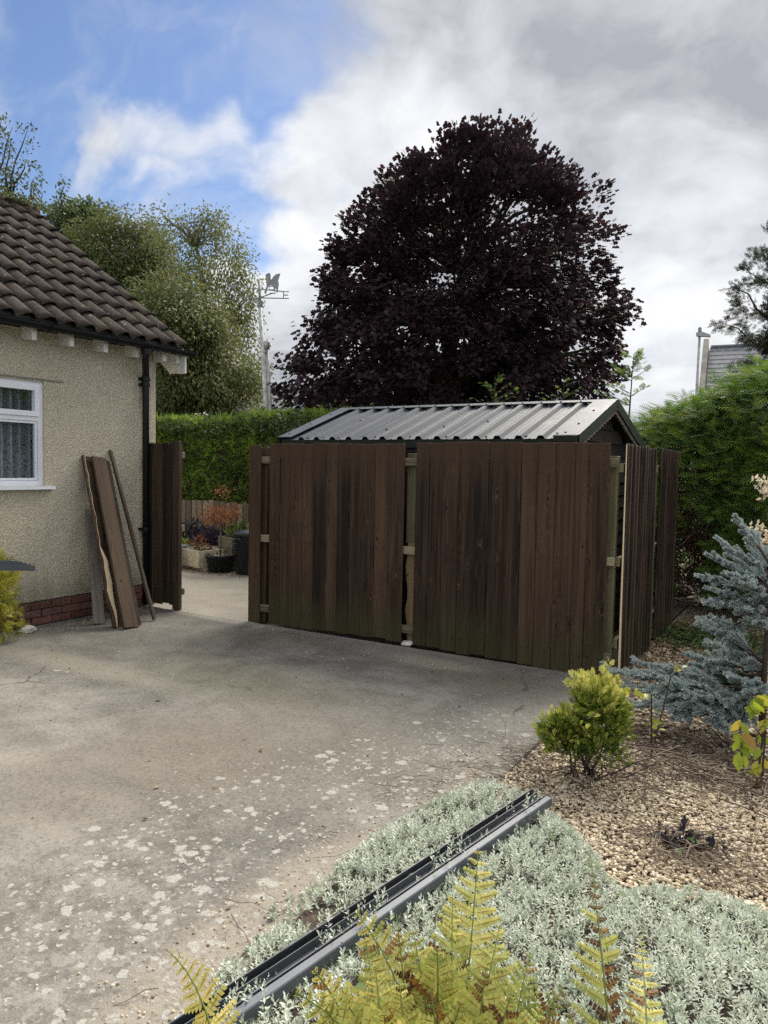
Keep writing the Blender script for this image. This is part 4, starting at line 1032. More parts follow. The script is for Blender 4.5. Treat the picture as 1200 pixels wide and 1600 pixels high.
# ------------------------------------------------------------------ trees
def wig(a, b_, n, amt):
    a, b_ = Vector(a), Vector(b_); out = []
    for i in range(n + 1):
        q = i / n; p = a.lerp(b_, q)
        if 0 < i < n: p += Vector(rng.normal(size=3) * amt)
        out.append(p)
    return out
def clump_tree(name, label, cat, base, clumps, leaf_tpl, leaf_size, m, bark, per, crad, trunk_r, forks, group=None, flat=.6, hang=0.0, droop=.3, updir=.35, limb_frac=.3, tone=(2, 2), tonebias=0.0, limb_pow=1.0, outward=None):
    """clumps: (n,3) centres; limbs run from the forks to some clumps; leaves fill every clump"""
    root = thing(name, label, cat, base, group); base = np.array(base)
    n = len(clumps); tot = n * per
    C = np.repeat(clumps, per, 0); cr = np.repeat(rng.uniform(.65, 1.25, n) * crad, per)
    off = rnd_dirs(tot) * (rng.random(tot) ** .45)[:, None] * cr[:, None]; off[:, 2] *= flat
    P = C + off
    if hang: P[:, 2] -= rng.random(tot) ** 1.3 * hang * np.repeat(rng.uniform(.4, 1.2, n), per); 
    mid = clumps.mean(0)
    D = unit(off + (C - mid) * .25 + rng.normal(size=(tot, 3)) * .3 * crad - np.array((0, 0, droop)) * crad)
    N = unit(np.array((0, 0, updir)) + rng.normal(size=(tot, 3)) * .55 + unit(C - mid) * .25)
    tn = np.clip(rng.beta(*tone, tot) * .75 + np.repeat(rng.random(n), per) * .25 + tonebias, 0, 1)
    me = scatter_mesh('crown', leaf_tpl[0], leaf_tpl[1], P, D, N, rng.uniform(.7, 1.3, tot) * leaf_size, m, tn)
    link_obj('crown', me, None, root, -Vector(base))
    mb = MB()
    top = Vector(forks[-1][0])
    pts = [Vector(base) + Vector((0, 0, -.1))] + [Vector(f[0]) for f in forks]
    rad = [trunk_r * 1.15] + [f[1] for f in forks]
    fine = [pts[0]]; fr = [rad[0]]
    for i in range(len(pts) - 1):
        seg = wig(pts[i], pts[i + 1], 3, .05 * (pts[i + 1] - pts[i]).length * .5)
        fine += seg[1:]; fr += [rad[i] + (rad[i + 1] - rad[i]) * k / 3 for k in (1, 2, 3)]
    mb.tube(fine, fr, 8); mb.build('trunk', bark, root, True, loc=-Vector(base))
    lm = MB(); F = np.array([tuple(f[0]) for f in forks]); FRr = [f[1] for f in forks]
    for ci in np.where(rng.random(n) < limb_frac)[0]:
        c = clumps[ci]; below = [k for k in range(len(F)) if F[k][2] < c[2] - .1] or [0]
        k = min(below, key=lambda k: np.linalg.norm(F[k] - c) + .3 * abs(F[k][2] - c[2])); L = np.linalg.norm(F[k] - c)
        seg = wig(F[k], c, 5, .05 * L); 
        for q in range(1, 5): seg[q].z += .10 * L * math.sin(math.pi * q / 5)
        r1 = min(FRr[k] * .6, .012 + .020 * L)
        lm.tube(seg, [r1 * (1 - .85 * q / 5) + .004 for q in range(6)], 5)
    if lm.v: lm.build('limbs', bark, root, True, loc=-Vector(base))
    return root

def crown_pts(n, prof, fwd0, depth, ox=0.0, lump=.22, seed=1, shell=.35):
    """clump centres inside a crown whose left/right extent (metres right of the heading) per height is given as (z, left, right)"""
    Z = np.array([p[0] for p in prof]); Lf = np.array([p[1] for p in prof]); Rt = np.array([p[2] for p in prof])
    out = []
    wd = Rt - Lf; wmax = wd.max()
    while len(out) < n:
        z = rng.uniform(Z[0], Z[-1]); l, r_ = np.interp(z, Z, Lf), np.interp(z, Z, Rt)
        if rng.random() > ((r_ - l) / wmax) ** 1.3 + .05: continue
        a = rng.uniform(0, 2 * math.pi); rho = math.sqrt(rng.uniform(shell ** 2, 1))
        q = 1 - lump * (.5 + .5 * mnoise.noise(Vector((math.cos(a) * 1.7 + seed, math.sin(a) * 1.7, z * .9))))
        if rho > .8: q = 1 - (1 - q) * 1.0
        x = (l + r_) / 2 + ox + (r_ - l) / 2 * rho * math.cos(a) * q
        y = fwd0 + depth * (r_ - l) / wmax / 1.0 * .5 * rho * math.sin(a) * q
        p = vf(x, y, z); out.append(tuple(p))
    return np.array(out)

# copper maple: heights and widths at 16 m ahead
k16 = 16 / 1162.0
def px(x, d): return (x - 600) / 1162.0 * d
def pz(y, d, x=600): return CAM_H + (730 + (x - 600) * .0186 - y) / 1162.0 * d
mp_prof = [(pz(y, 16), px(l, 16), px(r_, 16)) for y, l, r_ in [(655, 470, 910), (640, 442, 920), (600, 438, 936), (550, 450, 958), (500, 480, 980), (450, 496, 958), (400, 516, 932), (350, 542, 918), (300, 582, 878), (262, 640, 850), (236, 676, 822), (222, 716, 792)]]
cl = crown_pts(900, mp_prof, 16.0, 6.2, lump=.10, seed=3, shell=.34)
tops = np.array([tuple(vf(px(x, 16), 16 + rng.normal() * .5, pz(y + 16, 16))) for x, y in [(722, 215), (790, 208), (745, 232), (770, 228), (700, 240), (855, 262), (905, 300), (640, 275), (580, 320), (962, 520), (952, 560), (950, 470), (450, 560), (442, 600), (455, 625), (500, 410), (620, 280), (830, 245), (545, 345), (940, 350)]])
cl = np.vstack([cl, tops])
b0 = vf(px(700, 16), 16.0)
fk = [(tuple(vf(px(702, 16), 16, 1.6)), .26), (tuple(vf(px(700, 16), 16.1, 3.0)), .20), (tuple(vf(px(690, 16), 15.8, 4.4)), .15), (tuple(vf(px(715, 16), 16.1, 5.8)), .10), (tuple(vf(px(735, 16), 16, 7.4)), .05)]
maple = clump_tree('copper_tree', 'large round copper leaved maple tree behind the shed', 'tree', tuple(b0), cl, T_MAPLE, .094, M['maple'], M['bark'], 63, .38, .30, fk, flat=.72, droop=.35, updir=.7, limb_frac=.35, tone=(1.6, 2.6), outward=True)
# several steep limbs seen through the crown
lm = MB()
for x0_, y0_, x1, y1, r_ in [(640, 640, 590, 470, .09), (690, 640, 640, 420, .10), (720, 640, 745, 360, .12), (760, 640, 800, 470, .10), (800, 640, 815, 430, .08), (600, 640, 560, 520, .06), (850, 640, 880, 500, .06), (540, 640, 510, 560, .05), (690, 520, 610, 430, .05), (740, 500, 830, 400, .05)]:
    dd = 16 + rng.normal() * .4
    a, b_ = vf(px(x0_, dd), dd, pz(y0_, dd)), vf(px(x1, dd), dd, pz(y1, dd)); st = Vector(fk[0][0]) if y0_ == 640 else a
    lm.tube([st.lerp(a, .0)] * 1 + wig(a, b_, 5, .10), [r_ * 1.2] + [r_ * (1 - .8 * q / 5) for q in range(6)], 6)
lm.build('limbs', M['bark'], maple, True, loc=-Vector(b0))

# birches and mixed trees on the left
def blobs(defs, d, n_per=None):
    out = []
    for x, y, rx, ry, n in defs:
        for _ in range(n):
            dd = d + rng.normal() * rx / 1162 * d * .55; a = rng.uniform(0, 2 * math.pi); rho = math.sqrt(rng.random())
            out.append(tuple(vf(px(x + rx * rho * math.cos(a), dd), dd, pz(y + ry * rho * math.sin(a), dd, x))))
    return np.array(out)
D1 = 19.0
cl = blobs([(285, 345, 60, 26, 26), (325, 395, 55, 55, 44), (360, 440, 34, 60, 20), (370, 540, 34, 70, 26), (335, 470, 60, 60, 30)], D1)
b0 = vf(px(330, D1), D1); fk = [(tuple(vf(px(x, D1), D1, pz(y, D1))), r_) for x, y, r_ in [(328, 640, .15), (322, 560, .11), (318, 470, .07), (305, 400, .04)]]
clump_tree('birch_tree', 'airy weeping birch with sky showing through, beside the weather vane', 'tree', tuple(b0), cl, T_RHOMB, .075, M['birch'], M['barkb'], 78, .36, .18, fk, 'trees behind the left hedge', flat=.6, hang=.95, droop=1.5, updir=.1, limb_frac=.22)
D2 = 17.0
cl = blobs([(270, 500, 66, 68, 90), (300, 560, 60, 60, 60), (345, 600, 60, 45, 46), (260, 600, 40, 60, 40)], D2)
b0 = vf(px(290, D2), D2); fk = [(tuple(vf(px(x, D2), D2, pz(y, D2))), r_) for x, y, r_ in [(290, 650, .14), (285, 590, .10), (275, 520, .07), (272, 460, .04)]]
clump_tree('olive_tree', 'dense olive green tree right behind the bungalow gutter end', 'tree', tuple(b0), cl, T_RHOMB, .085, M['olive'], M['barkb'], 165, .52, .16, fk, 'trees behind the left hedge', flat=.75, hang=.35, droop=.9, updir=.4, limb_frac=.25)
D3 = 21.0
cl = blobs([(195, 400, 62, 62, 90), (235, 440, 50, 80, 60), (150, 385, 36, 40, 20)], D3)
b0 = vf(px(210, D3), D3); fk = [(tuple(vf(px(x, D3), D3, pz(y, D3))), r_) for x, y, r_ in [(212, 640, .17), (215, 540, .13), (205, 450, .08), (195, 380, .04)]]
clump_tree('round_tree', 'rounded dull green tree rising over the tiled roof slope', 'tree', tuple(b0), cl, T_RHOMB, .085, M['olive'], M['barkb'], 150, .55, .2, fk, 'trees behind the left hedge', flat=.75, hang=.3, droop=.8, updir=.4, limb_frac=.25)
D4 = 24.0
cl = blobs([(118, 372, 40, 38, 46), (150, 355, 24, 22, 12)], D4)
b0 = vf(px(110, D4), D4); fk = [(tuple(vf(px(x, D4), D4, pz(y, D4))), r_) for x, y, r_ in [(110, 600, .2), (110, 480, .15), (112, 390, .07)]]
clump_tree('dark_tree', 'dark green tree showing just above the roof verge', 'tree', tuple(b0), cl, T_RHOMB, .13, M['dkgreen'], M['bark'], 120, .55, .22, fk, 'trees behind the left hedge', flat=.8, droop=.4, updir=.4, limb_frac=.25)
# ash with open twigs at the roof ridge
D5 = 20.0
tw = [(-10, 330, 8, 215), (-8, 330, 25, 225), (20, 330, 48, 228), (10, 330, 22, 245), (25, 320, 44, 275), (50, 340, 57, 300), (-20, 300, 2, 205), (96, 345, 104, 308), (65, 350, 70, 322), (15, 335, 30, 300)]
cl = []
for x0_, y0_, x1, y1 in tw:
    for q in np.linspace(.3, 1, 5): cl.append(tuple(vf(px(x0_ + (x1 - x0_) * q + rng.normal() * 3, D5), D5 + rng.normal() * .2, pz(y0_ + (y1 - y0_) * q + rng.normal() * 3, D5))))
cl = np.array(cl + [tuple(q) for q in blobs([(2, 315, 22, 18, 9)], D5)])
b0 = vf(px(-30, D5), D5); fk = [(tuple(vf(px(x, D5), D5, pz(y, D5))), r_) for x, y, r_ in [(-30, 560, .14), (-15, 420, .09), (5, 335, .05)]]
ash = clump_tree('ash_tree', 'open twiggy tree peeping over the roof ridge at the picture edge', 'tree', tuple(b0), cl, T_RHOMB, .095, M['dkgreen'], M['bark'], 20, .20, .16, fk, flat=.8, droop=.5, updir=.3, limb_frac=.0)
lm = MB()
for x0_, y0_, x1, y1 in tw:
    a, b_ = vf(px(x0_, D5), D5, pz(y0_, D5)), vf(px(x1, D5), D5, pz(y1, D5))
    lm.tube(wig(a, b_, 4, .04), [.034, .028, .022, .015, .007], 5); lm.tube([Vector(fk[1][0]), a], [.05, .034], 5)
lm.build('limbs', M['bark'], ash, True, loc=-Vector(b0))
# tree at the right picture edge
D6 = 15.0
brs = [(1235, 540, 1128, 455), (1235, 500, 1150, 430), (1235, 560, 1120, 512), (1235, 470, 1178, 395), (1240, 430, 1185, 375), (1235, 590, 1150, 560), (1235, 600, 1180, 590), (1240, 400, 1195, 355), (1235, 580, 1190, 530), (1240, 520, 1190, 470)]
cl = []
for x0_, y0_, x1, y1 in brs:
    for q in np.linspace(.25, 1.0, 9): cl.append(tuple(vf(px(x0_ + (x1 - x0_) * q + rng.normal() * 5, D6), D6 + rng.normal() * .35, pz(y0_ + (y1 - y0_) * q + rng.normal() * 6, D6, x1))))
cl = np.array(cl + [tuple(q) for q in blobs([(1205, 470, 18, 60, 40), (1220, 540, 28, 60, 40), (1215, 400, 18, 40, 18)], D6)])
b0 = vf(px(1245, D6), D6); fk = [(tuple(vf(px(x, D6), D6, pz(y, D6, 1245))), r_) for x, y, r_ in [(1245, 640, .16), (1242, 560, .12), (1240, 480, .09), (1238, 400, .06), (1236, 340, .03)]]
rt_ = clump_tree('larch_tree', 'dark open branched tree at the right picture edge above the hedge', 'tree', tuple(b0), cl, T_SPRAY_S, .13, M['needle'], M['bark'], 52, .20, .17, fk, flat=.6, droop=-.2, updir=.5, limb_frac=.0)
lm = MB()
for x0_, y0_, x1, y1 in brs:
    a, b_ = vf(px(x0_, D6), D6, pz(y0_, D6, 1240)), vf(px(x1, D6), D6, pz(y1, D6, 1240)); lm.tube(wig(a, b_, 5, .05), [.045, .038, .03, .022, .014, .006], 5)
lm.build('limbs', M['bark'], rt_, True, loc=-Vector(b0))

# conifer saplings behind the shed ridge
def sapling(label, x, ytop, ybot, d, tilt, n, sz, m):
    a, b_ = vf(px(x, d), d, 0), vf(px(x, d) + tilt, d, pz(ytop, d, x)); zb = pz(ybot, d, x)
    root = thing('conifer_sapling', label, 'sapling', tuple(a), 'conifer saplings behind the shed')
    MB().tube([(0, 0, 0), tuple((b_ - a) * .6), tuple(b_ - a)], [.03, .018, .004], 5).build('stem', M['bark'], root)
    P, Dd = [], []; tw_ = MB()
    for i in range(n):
        q = rng.random() ** .8; z = zb + (b_.z - zb) * q; L = .42 * (1 - q) + .05
        an = rng.uniform(0, 2 * math.pi); dv_ = np.array((math.cos(an), math.sin(an), .55)); c = a.lerp(b_, z / b_.z)
        tw_.tube([c_ - a for c_ in (Vector((c.x, c.y, z)), Vector((c.x, c.y, z)) + Vector(unit(dv_) * L * 1.05))], [.006, .002], 4)
        for kq in np.linspace(.0, 1, 5): P.append(np.array((c.x, c.y, z)) + unit(dv_) * L * kq); Dd.append(unit(dv_) + rng.normal(size=3) * .25 + (0, 0, -.1))
    P, Dd = np.array(P), np.array(Dd)
    me = scatter_mesh('foliage', *T_SPRAY, P, Dd, np.tile((0, 0, 1.0), (len(P), 1)) + rng.normal(size=(len(P), 3)) * .4, rng.uniform(.7, 1.2, len(P)) * sz, m, np.clip(rng.beta(2, 2, len(P)) + .15, 0, 1))
    link_obj('foliage', me, None, root, -a); tw_.build('twigs', M['bark'], root)
sapling('tall thin conifer leader with open side twigs right of the shed ridge end', 968, 555, 640, 10.6, .12, 20, .14, M['cypress'])
sapling('yellow green conifer tip over the middle of the shed ridge', 768, 588, 660, 9.6, .0, 16, .075, M['cypress'])
sapling('smaller yellow green conifer tip over the shed ridge, nearer its right end', 868, 596, 660, 9.8, .06, 12, .07, M['cypress'])

# ------------------------------------------------------------------ hedges
def hedge_mesh(P, D, tpl, sz, m, tone, name='foliage'):
    n = len(P)
    N = np.array((0, -.75, .75)) + rng.normal(size=(n, 3)) * .45
    return scatter_mesh(name, tpl[0], tpl[1], P, D, N, rng.uniform(.65, 1.35, n) * sz, m, tone)
def surf_noise(P, s_, o=0.0): return np.array([mnoise.noise(Vector((p[0] * s_ + o, p[1] * s_, p[2] * s_))) for p in P])
hl = thing('hedge', 'clipped bright green conifer hedge behind the yard, left of the shed', 'hedge', (-9.0, 10.4, 0))
n = 24000; HX0, HX1 = -14.2, -6.3
x = rng.uniform(HX0, HX1, n); u = rng.random(n); P = np.zeros((n, 3)); top = 2.35 + .03 * np.sin(x * 2.1) + .10 * (x - HX0) / (HX1 - HX0)
front = u < .72
P[:, 0] = x
P[front, 1] = 9.85; P[front, 2] = rng.uniform(.15, 1, front.sum()) * top[front]
tp = ~front; P[tp, 2] = top[tp]; P[tp, 1] = rng.uniform(9.85, 11.0, tp.sum())
nz = surf_noise(P, 1.7) * .5 + surf_noise(P, 4.5, 9) * .5
P[front, 1] += -.16 * nz[front] + rng.random(front.sum()) ** 2 * .28 + .1 * ((P[front, 2] / 2.3) ** 6)
P[tp, 2] += .12 * nz[tp] - rng.random(tp.sum()) ** 2 * .18
D = np.where(front[:, None], np.array((.35, -.75, .25)), np.array((.2, -.3, .9))) + rng.normal(size=(n, 3)) * .35
tone = np.clip(.45 + .55 * nz + rng.normal(size=n) * .16, 0, 1)
link_obj('foliage', hedge_mesh(P, D, T_FINE, .135, M['hedge'], tone), None, hl, -Vector(hl.location))
# mixed leafy growth along the hedge top
n2 = 5200; x = rng.uniform(-12.5, -6.4, n2); P = np.stack([x, rng.uniform(9.75, 10.5, n2), 2.26 + .05 * (x + 12) * .3 + rng.normal(size=n2) * .10], 1); P[:, 2] += .12 * surf_noise(P, 2.2, 4)
link_obj('climber', scatter_mesh('climber', *T_RHOMB, P, rnd_dirs(n2) + np.array((0, -.3, .3)), rnd_dirs(n2) + np.array((0, -.4, .7)), rng.uniform(.05, .10, n2), M['ivy'], rng.random(n2)), None, hl, -Vector(hl.location))
# a patch of climber hanging down the face
n3 = 1500; P = np.stack([-7.55 + rng.normal(size=n3) * .18, np.full(n3, 9.68) + rng.normal(size=n3) * .05, rng.uniform(.9, 2.3, n3)], 1); P[:, 0] += .12 * np.sin(P[:, 2] * 3)
link_obj('climber', scatter_mesh('climber', *T_RHOMB, P, rnd_dirs(n3), rnd_dirs(n3) + np.array((0, -1, .3)), rng.uniform(.04, .08, n3), M['ivy'], rng.random(n3) * .8), None, hl, -Vector(hl.location))
MB().box(HX0 + .2, HX1 - .15, 10.10, 10.9, -.05, 2.27).build('inner_twigs', M['bark'], hl, loc=-Vector(hl.location))

hr = thing('hedge', 'big untrimmed conifer hedge with drooping sprays beyond the side fence', 'hedge', (.5, 10.0, 0))
def hz_top(x): return np.interp(x, [-2.6, -1.9, -1.3, -.7, 0, .8, 3], [1.95, 2.25, 2.45, 2.62, 2.85, 2.95, 2.95])
n = 28000; x = rng.uniform(-2.5, 2.0, n); P = np.zeros((n, 3)); P[:, 0] = x; tz = hz_top(x); u = rng.random(n)
front = u < .62
yf = np.interp(x, [-2.5, -1.7, -1.2, -.6, 0, 3], [10.2, 9.4, 9.05, 8.9, 8.75, 8.6])
zq = rng.random(n)
P[:, 2] = np.where(front, tz * (.08 + .92 * zq), tz)
P[:, 1] = np.where(front, yf + .25 * (zq > .8) * (zq - .8) * 5, yf + .2 + rng.random(n) * 1.7)
nz = surf_noise(P, 1.25, 3) * .6 + surf_noise(P, 3.6, 5) * .4
P[front, 1] -= .42 * nz[front]; P[front, 1] += rng.random(front.sum()) ** 2 * .35
P[~front, 2] += .30 * nz[~front] - rng.random((~front).sum()) ** 2 * .15
hollow = (P[:, 0] < -1.12 + .2 * nz) & (P[:, 2] < 1.86 + .2 * nz) & (P[:, 0] > -1.6)
keep = ~(hollow & (rng.random(n) < .96))
P = P[keep]; nz = nz[keep]; front = front[keep]; k = len(P)
D = np.where(front[:, None], np.array((-.45, -.7, -.05)), np.array((-.4, -.5, .45))) + rng.normal(size=(k, 3)) * .38
low = P[:, 2] < 1.9
tone = np.clip(.50 + .5 * nz + rng.normal(size=k) * .17 + np.where(~front, .10, 0), 0, 1)  # top sprays toned lighter, sunlight put into their colour
link_obj('foliage', hedge_mesh(P, D, T_FINE, .175, M['cypress'], tone), None, hr, -Vector(hr.location))
n = 5200; x = rng.uniform(-2.4, 2.4, n); P = np.stack([x, np.interp(x, [-2.5, -1.7, -1.2, -.6, 0, 3], [10.2, 9.4, 9.05, 8.9, 8.75, 8.6]) + rng.uniform(-.15, 1.3, n), hz_top(x) + rng.normal(size=n) * .06], 1)
P[:, 2] += .30 * (surf_noise(P, 1.25, 3) * .6 + surf_noise(P, 3.6, 5) * .4)
fr_ = rng.random(n) < .55; P[fr_, 2] -= rng.random(fr_.sum()) * 1.3; P[fr_, 1] = np.interp(P[fr_, 0], [-2.5, -1.7, -1.2, -.6, 0, 3], [10.2, 9.4, 9.05, 8.9, 8.75, 8.6]) - .12 + rng.normal(size=fr_.sum()) * .10
D = np.array((-.55, -.45, .22)) + rng.normal(size=(n, 3)) * .32
link_obj('spray', scatter_mesh('spray', *T_FINE, P, D, np.array((0, -.4, 1.)) + rng.normal(size=(n, 3)) * .4, rng.uniform(.12, .26, n), M['cypress'], np.clip(rng.beta(3, 2, n) + .08, 0, 1)), None, hr, -Vector(hr.location))
# bare dead inner twigs in the hollow
mb = MB()
for i in range(90):
    a = Vector((rng.uniform(-1.45, -.4), rng.uniform(8.9, 9.9), rng.uniform(.1, 2.0))); mb.tube(wig(a, a + Vector((rng.normal() * .35, -abs(rng.normal()) * .35, rng.normal() * .3)), 3, .03), [.012, .009, .006, .002], 4)
for xx, yy in ((-1.0, 9.7), (-.3, 9.6), (.6, 9.7), (1.5, 9.7)): mb.tube(wig((xx, yy, -.1), (xx + .1, yy + .2, 2.4), 5, .05), [.08, .07, .06, .05, .03, .02], 6)
mb.build('inner_branches', M['bark'], hr, True, loc=-Vector(hr.location))
n = 7000; P = np.stack([rng.uniform(-2.2, 3, n), rng.uniform(9.7, 10.5, n), rng.uniform(0, 2.1, n)], 1)
link_obj('dead_foliage', hedge_mesh(P, rnd_dirs(n), T_SPRAY_S, .26, M['tan'], rng.random(n) * .3, 'dead_foliage'), None, hr, -Vector(hr.location))

# ------------------------------------------------------------------ the yard seen through the gate opening
pf = thing('plank_fence', 'low old plank fence below the clipped hedge at the back of the yard', 'fence', (-8.7, 9.35, 0))
x = -12.4
while x < -5.8:
    fboard(pf, x, x + .118, 9.35, M['fence2'], 0, .97 + rng.normal() * .012, th=.02, step=.0); x += .128 + abs(rng.normal()) * .004
rail(pf, (-12.3, 9.40, 0), (-5.9, 9.40, 0), .75, M['fence2']); rail(pf, (-12.3, 9.40, 0), (-5.9, 9.40, 0), .25, M['fence2'])
sk = thing('belfast_sink', 'cream ceramic sink used as a planter next to the round black pot', 'planter', (-8.290, 8.340, 0), rot=(0, 0, R(-14)))
mb = MB(); W_, D_, H_ = .62, .46, .255
o_ = [(-W_ / 2, -D_ / 2), (W_ / 2, -D_ / 2), (W_ / 2, D_ / 2), (-W_ / 2, D_ / 2)]
vs = [(x * .95, y * .95, .05) for x, y in o_] + [(x, y, .05 + H_) for x, y in o_] + [(x - .035 * np.sign(x), y - .035 * np.sign(y), .05 + H_) for x, y in o_] + [(x - .04 * np.sign(x), y - .04 * np.sign(y), .05 + H_ - .06) for x, y in o_]
fs = [(3, 2, 1, 0)] + [(a + i, a + (i + 1) % 4, a + 4 + (i + 1) % 4, a + 4 + i) for a in (0, 4, 8) for i in range(4)]
mb.add(vs, fs).build('basin', M['ceramic'], sk)
MB().box(-W_ / 2 + .045, W_ / 2 - .045, -D_ / 2 + .045, D_ / 2 - .045, .2, .26).build('soil', M['soil'], sk)
MB().box(-.34, .42, -.17, -.09, 0, .048).box(-.34, .42, .09, .17, 0, .048).build('plinth', M['sleeper'], sk)
bush_part('plants', sk, 160, (.08, 0, .30), (.16, .12, .07), T_RHOMB, .05, M['tan'], .6)
ac = thing('potted_acer', 'small red leaved acer tree in a round black pot by the gate opening', 'potted tree', (-7.800, 8.240, 0))
MB().lathe([(.155, 0), (.185, .10), (.19, .10), (.212, .235), (.226, .235), (.226, .262), (.205, .262), (.20, .225)], sides=28).build('pot', M['blackpot'], ac, True)
MB().lathe([(.20, 0), (.20, .012)], (0, 0, .225), 24).build('soil', M['soil'], ac)
n = 60; P = np.stack([rng.normal(size=n) * .08, rng.normal(size=n) * .08, np.full(n, .245)], 1)
link_obj('pot_gravel', scatter_mesh('pot_gravel', *T_RHOMB, P, rnd_dirs(n), np.tile((0, 0, 1.), (n, 1)), rng.uniform(.03, .06, n), M['pale'], rng.random(n) * .6), None, ac)
st = MB().tube([(0, 0, .22), (.01, 0, .5), (.0, .01, .72)], [.016, .013, .011], 7)
ends = []
for i in range(11):
    an = i * 2.4; e_ = Vector((math.cos(an) * rng.uniform(.10, .26), math.sin(an) * rng.uniform(.10, .26), rng.uniform(.78, 1.10))); ends.append(e_)
    st.tube(wig((0, .01, .60 + .012 * i), e_, 3, .015), [.009, .007, .005, .002], 5)
ends.append(Vector((.05, 0, 1.2))); st.tube(wig((0, .01, .7), ends[-1], 3, .01), [.008, .006, .004, .002], 5)
st.build('stem', M['barkb'], ac, True)
C = np.repeat(np.array([tuple(e_) for e_ in ends]), 62, 0); P = C + rng.normal(size=C.shape) * np.array((.065, .065, .05)); n = len(P)
link_obj('crown', scatter_mesh('crown', *T_LANCE, P, rnd_dirs(n) + np.array((0, 0, -.3)), rnd_dirs(n) + np.array((0, 0, .8)), rng.uniform(.04, .075, n), M['acer'], rng.beta(2, 2, n)), None, ac)
bn = thing('storage_bin', 'dark blue plastic bin with a lid standing beside the round black pot', 'bin', (-7.340, 8.340, 0))
MB().lathe([(.175, 0), (.205, .56), (.212, .56), (.212, .60)], sides=26).build('body', M['navy'], bn, True)
MB().lathe([(.222, .575), (.225, .61), (.20, .635), (.03, .655)], sides=26).build('lid', M['navy'], bn, True)
MB().tube([(-.06, -.20, .53), (-.06, -.235, .53), (.06, -.235, .53), (.06, -.20, .53)], .012, 6).build('handle', M['navy'], bn)
def planter(label, c, L, W_, rows, z0_, hh, rot):
    p = thing('timber_planter', label, 'planter', c, 'timber planters in the yard', rot=(0, 0, rot))
    for k in range(rows):
        a = z0_ + k * hh
        for sg in (-1, 1):
            me = board_mesh(hh - .006, .05, L, M['sleeper']); o = link_obj('sleeper', me, None, p, (-L / 2, sg * W_ / 2, a + hh / 2), (R(90), 0, R(90)))
            o.rotation_euler = Matrix(((0, 0, 1), (0, 1, 0), (-1, 0, 0))).to_euler()
            me = board_mesh(hh - .006, .05, W_ - .054, M['sleeper']); o = link_obj('sleeper', me, None, p, (sg * (L / 2 - .026), -W_ / 2 + .027, a + hh / 2))
            o.rotation_euler = Matrix(((0, 1, 0), (0, 0, 1), (1, 0, 0))).to_euler()
    MB().box(-L / 2 + .055, L / 2 - .055, -W_ / 2 + .03, W_ / 2 - .03, z0_ + .05, z0_ + rows * hh - .04).build('soil', M['soil'], p)
    return p
pl = planter('low grey timber planter behind the cream sink', (-8.440, 8.920, 0), 1.0, .42, 2, 0, .155, R(-8))
pl2 = planter('square two course timber planter directly behind the potted acer', (-7.860, 8.740, 0), .46, .46, 3, 0, .165, R(-20))
pl3 = planter('tall pale timber planter below the compost box lid', (-7.470, 8.970, 0), .5, .42, 4, 0, .17, R(-8))
bush_part('plants', pl, 500, (-.1, 0, .40), (.48, .2, .16), T_RHOMB, .07, M['purple'], .6, shell=.1)
bush_part('plants', pl2, 260, (-.05, 0, .58), (.22, .2, .10), T_RHOMB, .06, M['herb'], .6, .1, shell=.1)
bush_part('plants', pl3, 380, (.0, 0, .84), (.26, .2, .16), T_RHOMB, .07, M['herb'], .6, .15, shell=.1)
def small_plant(name, label, c, n, rad, sz, m, bias=0.0, group=None):
    p = thing(name, label, 'plant', c, group)
    bush_part('foliage', p, n, (0, 0, rad[2]), rad, T_RHOMB, sz, m, .5, bias, shell=.1)
    MB().tube([(0, 0, 0), (.01, 0, rad[2])], [.008, .004], 5).build('stem', M['twig'], p)
small_plant('purple_shrub', 'dusky purple shrub in front of the low plank fence', (-9.190, 9.040, 0), 700, (.42, .16, .33), .07, M['purple'])
small_plant('red_plant', 'low rusty leaved plant at the back edge of the cream sink', (-8.690, 8.700, 0), 240, (.20, .12, .22), .06, M['acer'])
small_plant('yellow_plant', 'small yellow green plant left behind the cream sink', (-8.990, 8.670, 0), 150, (.10, .08, .22), .06, M['yellow'])
cb = thing('compost_box', 'timber box with black lid behind the dark blue bin', 'box', (-7.160, 8.940, 0))
MB().box(-.3, .3, -.24, .24, 0, .70).build('body', M['fence2'], cb)
MB().prism([(-.33, -.28, .705), (.33, -.28, .705), (.33, -.28, .75), (-.33, -.28, .75)], (0, .56, .0)).add([(-.3, -.26, .752), (.3, -.26, .752), (.3, .26, .752), (-.3, .26, .752), (-.2, .0, .84), (.2, .0, .84)], [(0, 1, 5, 4), (1, 2, 5), (2, 3, 4, 5), (3, 0, 4)]).build('lid', M['navy'], cb)
gc = thing('garden_chair', 'grey garden chair back just visible past the narrow fence panel', 'chair', (-8.760, 8.120, 0), rot=(0, 0, R(200)))
back_ = [(.0 + .24 * math.cos(a), .22, .55 + .30 * math.sin(a)) for a in np.linspace(0, math.pi, 12)]
MB().tube([(.24, .20, .3)] + back_ + [(-.24, .20, .3)], .022, 6).build('back_frame', M['grey_plastic'], gc, True)
MB().prism([(-.2, .23, .34), (.2, .23, .34), (.2, .23, .6), (.1, .23, .78), (-.1, .23, .78), (-.2, .23, .6)], (0, .015, 0)).build('backrest', M['navy'], gc)
MB().box(-.24, .24, -.24, .22, .30, .335).build('seat', M['grey_plastic'], gc)
for sx in (-1, 1):
    for sy in (-1, 1): MB().tube([(sx * .2, sy * .2, 0), (sx * .2, sy * .18, .3)], .018, 6).build('leg', M['grey_plastic'], gc)
bp_ = thing('black_pot', 'black plastic pot in front of the grey chair at the gate opening', 'pot', (-8.540, 7.940, 0))
